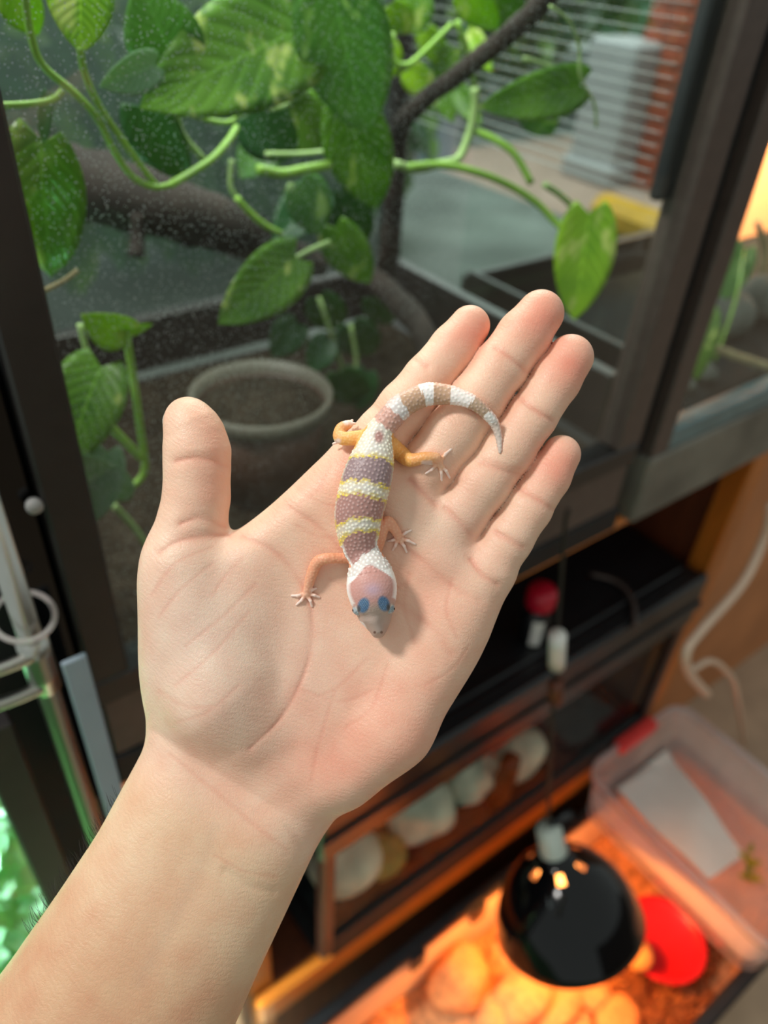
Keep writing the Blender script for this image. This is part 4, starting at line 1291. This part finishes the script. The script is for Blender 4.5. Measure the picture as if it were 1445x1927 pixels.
cr = cr + (np.exp(-(dF / 3.0) ** 2) * .9 * wv + np.exp(-(dF / 12) ** 2) * 1.0) * facing_cam + np.exp(-(d3 / 9) ** 2) * 2.2 * facing_cam
V = V - N * cr[:, None]
# skin colour: pinker pads and creases, paler thumb mound, tanned forearm with light falloff painted in lower down, bluish veins
u, v = UV[:, 0], UV[:, 1]
G = lambda a, b, s, s2=None: np.exp(-((u - a) / s) ** 2 - ((v - b) / (s2 or s)) ** 2)
c_base = np.array(srgb(231, 193, 171)[:3]); c_pink = np.array(srgb(230, 158, 138)[:3]); c_pale = np.array(srgb(214, 196, 182)[:3]); c_tan = np.array(srgb(218, 188, 158)[:3]); c_red = np.array(srgb(196, 98, 80)[:3]); c_vein = np.array(srgb(150, 140, 128)[:3])
C = np.tile(c_base, (len(V), 1))


def blend(C, c, a): return C + np.clip(a, 0, 1)[:, None] * (c - C)


C = blend(C, c_pale, .75 * G(360, 1200, 130, 190) + .4 * G(560, 1260, 120, 160) + .3 * G(860, 1000, 90))
C = blend(C, c_pink, .9 * (G(890, 620, 50) + G(1020, 590, 55) + G(1075, 690, 55) + G(1055, 880, 50)) + .32 * G(760, 1330, 150, 120) + .28 * G(640, 1400, 120, 90) + .35 * G(820, 1110, 70) + .35 * G(600, 1450, 120, 60) + .4 * G(410, 860, 50, 100) + .35 * G(620, 900, 70))
C = blend(C, c_tan, .85 * sm(10, 130, (u - 430) * -.5 + (v - 1470) * .866))
C = blend(C, np.array(srgb(192, 152, 120)[:3]), .7 * sm(160, 480, (u - 430) * -.5 + (v - 1470) * .866))  # lower forearm darkened for light falloff, on top of its tan
C = blend(C, c_vein, .14 * np.exp(-(lines_dist(UV, [[(400, 1560), (370, 1640), (320, 1740), (260, 1850)]]) / 16) ** 2) + .12 * G(440, 1180, 60, 120) + .15 * G(430, 1330, 60, 50))
C = blend(C, c_red, .22 * wv * np.exp(-(d1 / 4.5) ** 2) * facing_cam + .10 * np.exp(-(d1 / 12) ** 2) + .15 * np.exp(-(d2 / 4) ** 2) * facing_cam + .07 * np.exp(-(dF / 5) ** 2) * facing_cam)
C = blend(C, c_tan, .7 * np.clip(N[:, 2], 0, 1))
sk = NT('skin')
vc_ = sk.node('ShaderNodeVertexColor', layer_name='skin').outputs[0]
co = sk.coord()
mott = sk.noise(85, 4, co)
n2 = sk.noise(420, 3, co)
colr = sk.mix(.42, vc_, sk.ramp(mott, [(.3, srgb(210, 130, 108)), (.7, srgb(244, 216, 196))]), 'SOFT_LIGHT')
vor = sk.node('ShaderNodeTexVoronoi', i_Vector=co, i_Scale=900.0, feature='DISTANCE_TO_EDGE').outputs[0]
Rm = Matrix(R.tolist())
lin = sk.node('ShaderNodeTexWave', i_Vector=sk.node('ShaderNodeMapping', i_Vector=co, i_Rotation=(.5, .9, .4)).outputs[0], i_Scale=160.0, i_Distortion=9.0, i_Detail=3.0, i_Detail_Scale=1.5).outputs[1]
hgt = sk.math('ADD', sk.math('MULTIPLY', sk.node('ShaderNodeMapRange', i_0=vor, i_1=0, i_2=.12).outputs[0], .5), sk.math('ADD', sk.math('MULTIPLY', lin, .55), sk.math('MULTIPLY', n2, .4)))
sk.set(Base_Color=colr, Roughness=.46, Normal=sk.bump(hgt, .27, .0004), Subsurface_Weight=.22, Subsurface_Radius=(1.0, .32, .18), Subsurface_Scale=.0035, Specular_IOR_Level=.42)
Wd = to_world(V); org = to_world(np.array([600., 1200., 80.]))
me = fast_mesh('person', Wd - org, Qd, sk.m)
ca_ = me.color_attributes.new('skin', 'FLOAT_COLOR', 'POINT')
ca_.data.foreach_set('color', np.hstack([C, np.ones((len(C), 1))]).astype(np.float32).ravel())
person = bpy.data.objects.new('person', me); COL.objects.link(person); person.location = tuple(org)
tag(person, 'bare forearm and open palm-up hand with spread thumb carrying a banded gecko', 'person')
# thumb nail: curved plate on the outer side of the thumb tip
Vn = []
for side in (0, 1):
    for i in range(9):
        s = i / 8
        for j in range(7):
            t = -1 + j / 3
            vv = 757 + 52 * s
            rad = 43 + 11 * min(1, s * 1.4) - (0 if i else 1) + 5.2 - side * 4
            cu = 355 + 13 * s
            ang = math.radians(170 + 32 * t * (.75 + .25 * s))
            ww = 46 + 2 * s - rad * math.sin(ang)
            sh = math.sqrt(max(0.05, 1 - max(0, (794 - vv) / 46) ** 2)) if vv < 794 else 1
            Vn.append(comp(cu + rad * sh * math.cos(ang), vv, 48 + (ww - 48) * sh))
Fn = []
for i in range(8):
    for j in range(6):
        a = i * 7 + j; f = (a, a + 1, a + 8, a + 7); Fn.append(f[::-1]); Fn.append(tuple(q + 63 for q in f))
rim_ = [i for i in range(7)] + [i * 7 + 6 for i in range(1, 9)] + [56 + j for j in range(5, -1, -1)] + [i * 7 for i in range(7, 0, -1)]
for a, b in zip(rim_, rim_[1:] + rim_[:1]): Fn.append((a, b, b + 63, a + 63))
mesh_obj('thumb_nail', to_world(np.array(Vn)), Fn, M['nail'], person, True)
hb = MB()
rg = np.random.default_rng(4)
edge = np.array([(222, 1500), (190, 1560), (150, 1620), (110, 1680), (60, 1750), (15, 1815)], float)
for k in range(120):
    t = rg.uniform(0, 4.2) if k % 3 else rg.uniform(0.8, 3.2); i = int(t); p = edge[i] + (edge[i + 1] - edge[i]) * (t - i)
    w0 = 88 - .16 * max(0, (p[0] - 430) * -.5 + (p[1] - 1470) * .866)
    ins = rg.uniform(-2, 2); a = rg.uniform(.9, 1.9); l_ = rg.uniform(14, 34)
    a0 = p + np.array([6 + ins, 4])
    pts = [comp(a0[0], a0[1], w0 + rg.uniform(-25, 25))]
    for q in (0.5, 1.0):
        pts.append(pts[0] + np.array([-l_ * q * .55 * math.sin(a) - 3, -l_ * q * .8 + 10 * q * q * math.cos(a * 2), rg.uniform(-6, 6)]))
    Vh, Fh = tube(to_world(np.array(pts)), [.00009, .00007, .00003], 3, 3)
    hb.add(Vh, Fh)
tag(hb.build('arm_hair', M['hair'], person), kind='stuff')

# ================================================================== GECKO
gf = Field((528, 690, -175), (970, 1225, 75), 1.35)
fr = lambda u, v: min(front(u, v), 45.)


def over(u, v, r, lift=0.0, k=.8): return (u, v, r, fr(u, v) - r * k - lift)


hf = fr(700, 1130)
SPINE = [(711, 1188, 13), (711, 1166, 21.5), (705, 1142, 34), (700, 1110, 45), (697, 1085, 41), (690, 1056, 30.5), (678, 1030, 32), (675, 998, 39.5), (676, 960, 44), (690, 903, 44.5), (702, 860, 38), (709, 828, 29), (718, 806, 22),
         (737, 784, 22), (753, 766, 21.5), (772, 755, 20), (802, 742, 20), (832, 742, 18), (856, 745, 15), (891, 758, 12), (916, 779, 9.5), (931, 798, 7.5), (939, 826, 5), (941, 852, 2)]
LIFT = [10, 10, 12, 13, 14, 12, 6, 3, 2, 2, 3, 4, 6, 9, 11, 12, 13, 13, 12, 10, 8, 5, 2, 1]
base_w = np.array([fr(a[0], a[1]) for a in SPINE])
base_w = np.minimum(base_w, np.convolve(np.pad(base_w, 2, 'edge'), np.ones(5) / 5, 'valid') + 4)
base_w[1:-1] = (base_w[:-2] + 2 * base_w[1:-1] + base_w[2:]) / 4
SP = [(u_, v_, r_, bw_ - r_ * .82 - l_) for (u_, v_, r_), bw_, l_ in zip(SPINE, base_w, LIFT)]
GFd = gf.empty()
gf.ws = 1.16
spc = chain(SP)
# smooth the centre line for even tapering
spd = catmull(np.array(spc), 4)
gf.chain(GFd, [tuple(p) for p in spd], 5)
# jaw, brow ridges and eye bulges
hw = SP[3][3]
gf.ws = 1.0
eyeL, eyeR = (684, 1139), (722, 1136)
for (eu, ev) in (eyeL, eyeR):
    gf.capsule(GFd, comp(eu, ev - 3, hw - 15), comp(eu, ev + 5, hw - 13), 12.5, 12, 6)
gf.capsule(GFd, comp(700, 1160, hw + 6), comp(710, 1188, hw + 9), 24, 12, 8)
gf.capsule(GFd, comp(704, 1168, hw - 8), comp(711, 1184, hw - 2), 10, 10, 8)
LEGS = {
    'front_left': ([(660, 1047, 10, 6), (647, 1050, 8.5, 8), (615, 1051, 9, 15), (597, 1058, 9.5, 13), (586, 1082, 9, 8), (579, 1108, 7, 1)], (577, 1117), [(549, 1121), (558, 1138), (587, 1141), (601, 1124), (595, 1107)]),
    'front_right': ([(702, 1040, 9, 6), (712, 1030, 7.5, 10), (720, 1003, 8, 16), (729, 980, 8, 16), (742, 995, 8, 10), (749, 1008, 6.5, 3)], (750, 1012), [(730, 1018), (738, 1036), (765, 1039), (781, 1024), (773, 998)]),
    'hind_right': ([(722, 828, 13, 4), (737, 838, 14, 8), (755, 854, 13.5, 10), (772, 866, 11.5, 8), (800, 861, 9.5, 6), (821, 861, 8, 2)], (826, 870), [(849, 845), (797, 872), (801, 891), (831, 904), (846, 899)]),
    'hind_left': ([(702, 822, 12, 4), (688, 821, 11.5, 8), (662, 825, 12, 8), (639, 823, 10.5, 8), (642, 806, 9, 6), (655, 799, 7, 3)], (656, 798), [(663, 791), (668, 797), (650, 793), (627, 835), (634, 832)]),
}
toe_pts = []
for nm, (pts, foot, toes) in LEGS.items():
    L = []
    for u_, v_, r_, l_ in pts:
        ff = fr(u_, v_) if nm != 'hind_left' else min(fr(u_, v_), fr(u_ + 18, v_ + 18), 22)
        L.append((u_, v_, r_, ff - r_ * .8 - l_))
    gf.chain(GFd, [tuple(p) for p in catmull(np.array(chain(L)), 3)], 5)
    ff = fr(*foot) if nm != 'hind_left' else min(fr(foot[0] + 18, foot[1] + 18), 22)
    fp_ = (foot[0], foot[1], 7.5, ff - 3.5)
    gf.chain(GFd, chain([L[-1], fp_]), 4)
    for tu, tv in toes:
        tf = fr(tu, tv) if nm != 'hind_left' else min(fr(tu + 18, tv + 18), 24)
        tf = min(tf, ff + 12)
        st = (tu - foot[0], tv - foot[1])
        if nm == 'hind_left' and tv > 820: s0 = (642, 826, 5, ff - 6)
        else: s0 = (foot[0] + st[0] * .2, foot[1] + st[1] * .2, 4.2, ff - 3.5)
        mdp = ((s0[0] + tu) / 2 + st[1] * .05, (s0[1] + tv) / 2 - st[0] * .05, 3.0, (s0[3] + tf) / 2 - 4)
        gf.chain(GFd, chain([s0, mdp, (tu, tv, 2.5, tf - 1.8)]), 1.5)
        toe_pts.append(comp(tu, tv, tf)); toe_pts.append(comp((s0[0] + tu) / 2, (s0[1] + tv) / 2, tf))
V, Qg = surface_nets(GFd, gf.lo, gf.step)
del GFd
V = relax(V, Qg, 2, .5)
N = vnormals(V, Qg)
kp = 1 / (1 + V[:, 2] * SPX / .27)
u, v = CX + (V[:, 0] - CX) * kp, CY + (V[:, 1] - CY) * kp
# position along the spine: nearest sample of a dense centre line in photo pixels
den = catmull(np.array([(a[0], a[1], a[2], w_[3]) for a, w_ in zip(SPINE, SP)]), 10)
arc = np.concatenate([[0], np.cumsum(np.linalg.norm(np.diff(den[:, :2], axis=0), axis=1))])
kd = kdtree.KDTree(len(den))
for i, p in enumerate(den): kd.insert((p[0], p[1], 0), i)
kd.balance()
near = np.array([kd.find((a, b, 0))[1:] for a, b in zip(u, v)])
ni = near[:, 0].astype(int); dist = near[:, 1]
rad = den[ni, 2]; s = arc[ni]; lat = dist / rad
tang = np.gradient(den[:, :2], axis=0); tang /= np.linalg.norm(tang, axis=1)[:, None]
sgn = np.sign((u - den[ni, 0]) * tang[ni, 1] - (v - den[ni, 1]) * tang[ni, 0])
arc_at = lambda uu, vv: arc[np.argmin((den[:, 0] - uu) ** 2 + (den[:, 1] - vv) ** 2)]
# which vertices belong to legs: closer to a leg line than to the body surface
legd = np.full(len(V), 1e9); legt = np.zeros(len(V)); legk = np.zeros(len(V), int)
for li, (nm, (pts, foot, toes)) in enumerate(LEGS.items()):
    Lp = catmull(np.array([(a, b) for a, b, _, _ in pts] + [foot], float), 5)
    for i, p in enumerate(Lp):
        d_ = np.hypot(u - p[0], v - p[1]); m = d_ < legd
        legd[m] = d_[m]; legt[m] = i / len(Lp); legk[m] = li
toed = np.full(len(V), 1e9)
for nm, (pts, foot, toes) in LEGS.items():
    for tu, tv in toes:
        f0 = (640, 827) if nm == 'hind_left' and tv > 820 else foot
        for q in np.linspace(.58, 1, 6):
            toed = np.minimum(toed, np.hypot(u - (f0[0] + (tu - f0[0]) * q), v - (f0[1] + (tv - f0[1]) * q)))
isleg = (lat > 1.02) & ((legd < 20) | (toed < 9)) & (s > arc_at(705, 1128))
# tubercles -------------------------------------------------------------
perm = np.random.default_rng(2).permutation(len(V))
grid = {}; tub = []
dmin = np.where(isleg, 5.2, np.where(s < arc_at(698, 1085), 4.6, 6.6))
for i in perm:
    if N[i, 2] > .45 or toed[i] < 4: continue
    if s[i] < arc_at(708, 1150) and not isleg[i]: continue
    p = V[i]; dm = dmin[i]; c = tuple((p // 7).astype(int)); ok = True
    for a in (-1, 0, 1):
        for b in (-1, 0, 1):
            for e_ in (-1, 0, 1):
                for q in grid.get((c[0] + a, c[1] + b, c[2] + e_), ()):
                    if ((V[q] - p) ** 2).sum() < dm * dm: ok = False; break
                if not ok: break
            if not ok: break
        if not ok: break
    if ok: grid.setdefault(c, []).append(i); tub.append(i)
kt = kdtree.KDTree(len(tub))
for k, i in enumerate(tub): kt.insert(V[i], k)
kt.balance()
td = np.array([kt.find(p)[2] for p in V])
bump_ = np.exp(-(td / 2.2) ** 2)
amp = np.where(isleg, .55, np.where(s < arc_at(698, 1075), .35, np.where(s > arc_at(740, 783), 1.0, 1.35)))
V2 = V + N * (bump_ * amp)[:, None]
# colours -----------------------------------------------------------------
S = lambda r, g, b: np.array(srgb(r, g, b)[:3])
LAV, LAV2, WHT, YEL, ORG, PNK, TOE, TAN, GRY = S(174, 130, 122), S(152, 128, 130), S(250, 249, 243), S(242, 214, 70), S(238, 168, 100), S(228, 158, 124), S(244, 216, 204), S(198, 160, 130), S(206, 190, 178)
C = np.tile(WHT, (len(V), 1))
wob = 3.0 * np.sin(u * .21 + 1.3) * np.cos(v * .17) + 1.5 * np.sin(u * .5 + v * .4)
skew = 5.0 * sgn * lat
se = s + wob + 9 * lat ** 2 + skew                       # bands bow forward over the back
bnd = [arc_at(*p) for p in ((698, 1066), (683, 1043), (674, 1000), (674, 974), (682, 930), (691, 901), (702, 861), (713, 800))]
yel_amt = np.zeros(len(V))


def band(lo, hi, soft=1.6): return np.clip((se - lo) / soft + .5, 0, 1) * np.clip((hi - se) / soft + .5, 0, 1)


body = ~isleg
ylo, yhi = bnd[2] - 14, bnd[7] + 3
inb = body & (s > bnd[2] - 22) & (s < bnd[7] + 14)
ye = np.maximum.reduce([np.exp(-((se - b) / 6.0) ** 2) for b in bnd[2:7]])
C[inb] = (WHT + (YEL - WHT) * np.clip(ye * .95 + .06 + .22 * lat, 0, 1)[:, None])[inb]
for lo, hi, col in ((bnd[1], bnd[2], LAV), (bnd[3], bnd[4], LAV), (bnd[5], bnd[6], LAV2)):
    a = band(lo, hi) * body * np.clip((1.06 - lat * (1.12 if lo == bnd[1] else .98)) * 9, 0, 1)
    C = C + a[:, None] * (col - C)
a = np.clip(1.6 - np.hypot((u - 713) / 10.5, (v - 822) / 14.5) * 1.6 + .3, 0, 1) * body
C = C + a[:, None] * (LAV - C)
# tail
tb = [arc_at(*p) for p in ((722, 801), (745, 776), (760, 762), (795, 745), (814, 742), (848, 744), (888, 757), (915, 778), (930, 797))]
tl = s + 1.5 * np.sin(u * .4)
for lo, hi, col in ((tb[0], tb[1], S(206, 158, 142)), (tb[1], tb[2], S(246, 240, 236)), (tb[2], tb[3], TAN), (tb[3], tb[4], S(246, 240, 236)), (tb[4], tb[5], TAN), (tb[5], tb[6], S(244, 236, 230)), (tb[6], tb[7], S(190, 162, 136)), (tb[7], tb[8], S(244, 238, 232)), (tb[8], 1e9, GRY)):
    a = np.clip((tl - lo) / 2 + .5, 0, 1) * np.clip((hi - tl) / 2 + .5, 0, 1) * body
    C = C + a[:, None] * (col - C)
a = np.clip((s - tb[0]) / 8, 0, 1) * body * np.clip((lat - .65) * 3, 0, 1) * (sgn > 0) * .5
C = C + a[:, None] * (S(236, 176, 156) - C)
# head: collar white, cap rosy lavender, snout grey brown, pale lips
sh = s + wob * .5
cap = np.clip((arc_at(698, 1064) - (s - 2 + 40 * np.maximum(0, lat - .15) ** 1.2)) / 3, 0, 1) * body
headcol = S(208, 154, 144)
mix_sn = np.clip((arc_at(704, 1130) - s) / 16, 0, 1)[:, None]
hc = headcol * (1 - mix_sn) + S(188, 164, 152) * mix_sn
a = cap * np.clip((1.0 + .5 * mix_sn[:, 0] - lat) * 7, 0, 1)
C = np.where((cap > 0)[:, None], S(250, 244, 240) + (hc - S(250, 244, 240)) * np.clip(a, 0, 1)[:, None], C)
a = np.exp(-((u - 702) / 16) ** 2 - ((v - 1110) / 13) ** 2) * .55 * body
C = C + a[:, None] * (S(196, 178, 204) - C)
for (eu, ev) in (eyeL, eyeR):
    ru, rv = (u - eu) * .94 + (v - ev) * .3 * np.sign(703 - eu), (v - ev) * .94 - (u - eu) * .3 * np.sign(703 - eu)
    a = np.clip((1.3 - np.hypot(ru / 9.5, rv / 13.0)) * 2.6, 0, 1) * body * (N[:, 2] < -.1)
    spk = (td < 1.2)[:, None] * .0
    bl = S(84, 118, 156) + np.clip(np.sin(u * 1.5 + v * .4) * np.sin(v * 1.4) * 2 - .9, 0, 1)[:, None] * (S(176, 190, 186) - S(84, 118, 156)) * .8
    C = C + a[:, None] * (bl - C)
for (eu, ev), sx_ in ((eyeL, -1), (eyeR, 1)):           # dark crescent and pale lid on the outer side of each eye
    a = np.clip(1.5 - np.hypot((u - eu - sx_ * 9) / 4.5, (v - ev - 7) / 8.5) * 1.3, 0, 1) * body * (N[:, 2] < .3)
    C = C + a[:, None] * (S(84, 84, 86) - C)
    a = np.clip(1.5 - np.hypot((u - eu - sx_ * 15) / 3.6, (v - ev - 9) / 9) * 1.3, 0, 1) * body * (N[:, 2] < .5)
    C = C + a[:, None] * (S(222, 222, 218) - C)
for nu_ in (705, 718):
    a = np.clip((1.3 - np.hypot(u - nu_, v - 1190) / 2.4) * 2, 0, 1) * body * (N[:, 2] < 0)
    C = C + a[:, None] * (S(120, 90, 80) - C)
# legs
lc_ = np.where((legk < 2)[:, None], PNK, ORG)
lc_ = lc_ + np.clip(legt * 2.2 - 1.35, 0, 1)[:, None] * (S(240, 186, 160) - lc_)
lc_ = lc_ + ((legk >= 2) & (legt < .5))[:, None] * .15 * (YEL - lc_)
m = isleg
C[m] = lc_[m]
a = np.clip(1.4 - toed / 5, 0, 1) * m
C = C + a[:, None] * (TOE - C)
# tubercles are paler than dark skin, skin between them is greyer on the white
lum = C.mean(1)
dark = (lum < .45) & body & (s > arc_at(705, 1128))
t_ = np.exp(-(td / 1.7) ** 2)
C = C + (dark * t_ * np.where(s < arc_at(698, 1070), .15, .5))[:, None] * (S(226, 200, 196) - C)
white = (~dark) & body & (s > arc_at(698, 1078)) & (s < tb[3])
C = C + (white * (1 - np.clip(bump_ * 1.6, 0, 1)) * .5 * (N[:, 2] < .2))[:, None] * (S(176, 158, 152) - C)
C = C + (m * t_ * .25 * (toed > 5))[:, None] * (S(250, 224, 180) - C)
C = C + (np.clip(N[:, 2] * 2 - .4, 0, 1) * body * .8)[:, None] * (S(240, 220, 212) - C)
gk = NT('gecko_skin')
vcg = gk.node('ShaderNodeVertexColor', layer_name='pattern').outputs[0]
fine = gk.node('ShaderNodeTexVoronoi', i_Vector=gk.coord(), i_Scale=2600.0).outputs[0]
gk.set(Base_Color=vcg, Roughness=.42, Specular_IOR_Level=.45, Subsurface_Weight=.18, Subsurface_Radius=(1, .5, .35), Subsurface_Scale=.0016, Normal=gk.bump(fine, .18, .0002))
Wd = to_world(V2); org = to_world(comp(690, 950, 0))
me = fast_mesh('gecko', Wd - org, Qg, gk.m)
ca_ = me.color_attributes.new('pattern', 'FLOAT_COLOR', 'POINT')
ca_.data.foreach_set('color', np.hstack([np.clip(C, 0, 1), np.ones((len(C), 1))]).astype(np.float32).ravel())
gecko = bpy.data.objects.new('gecko', me); COL.objects.link(gecko); gecko.location = tuple(org)
tag(gecko, 'young leopard gecko with lavender and yellow bands and curled tail on the palm', 'gecko')
em = NT('eye_silver')
en = em.noise(900, 3)
em.set(Base_Color=em.ramp(en, [(.3, srgb(120, 128, 132)), (.7, srgb(190, 200, 204))]), Roughness=.08, Coat_Weight=.6)
pm = plain('eye_pupil', srgb(30, 26, 30), .1, .1, 60)
for (eu, ev), sx_ in ((eyeL, -1), (eyeR, 1)):
    c = to_world(comp(eu + sx_ * 9.5, ev + 8, hw - 7))
    V, F = lathe([(0, -.0021), (.0010, -.0019), (.0018, -.0011), (.0022, 0), (.0018, .0011), (.0010, .0019), (0, .0021)], c, R @ np.array([sx_ * .9, -.1, .35]), 18)
    eo = mesh_obj('eye', V, F, em.m, gecko, True)
    ax = R @ np.array([sx_ * .9, -.1, .42]); ax /= np.linalg.norm(ax)
    V, F = lathe([(0, .00012), (.00035, .0001), (.00045, 0), (.0004, -.0001)], c + ax * .0021, ax, 12)
    mesh_obj('pupil', V, F, pm, eo, True)
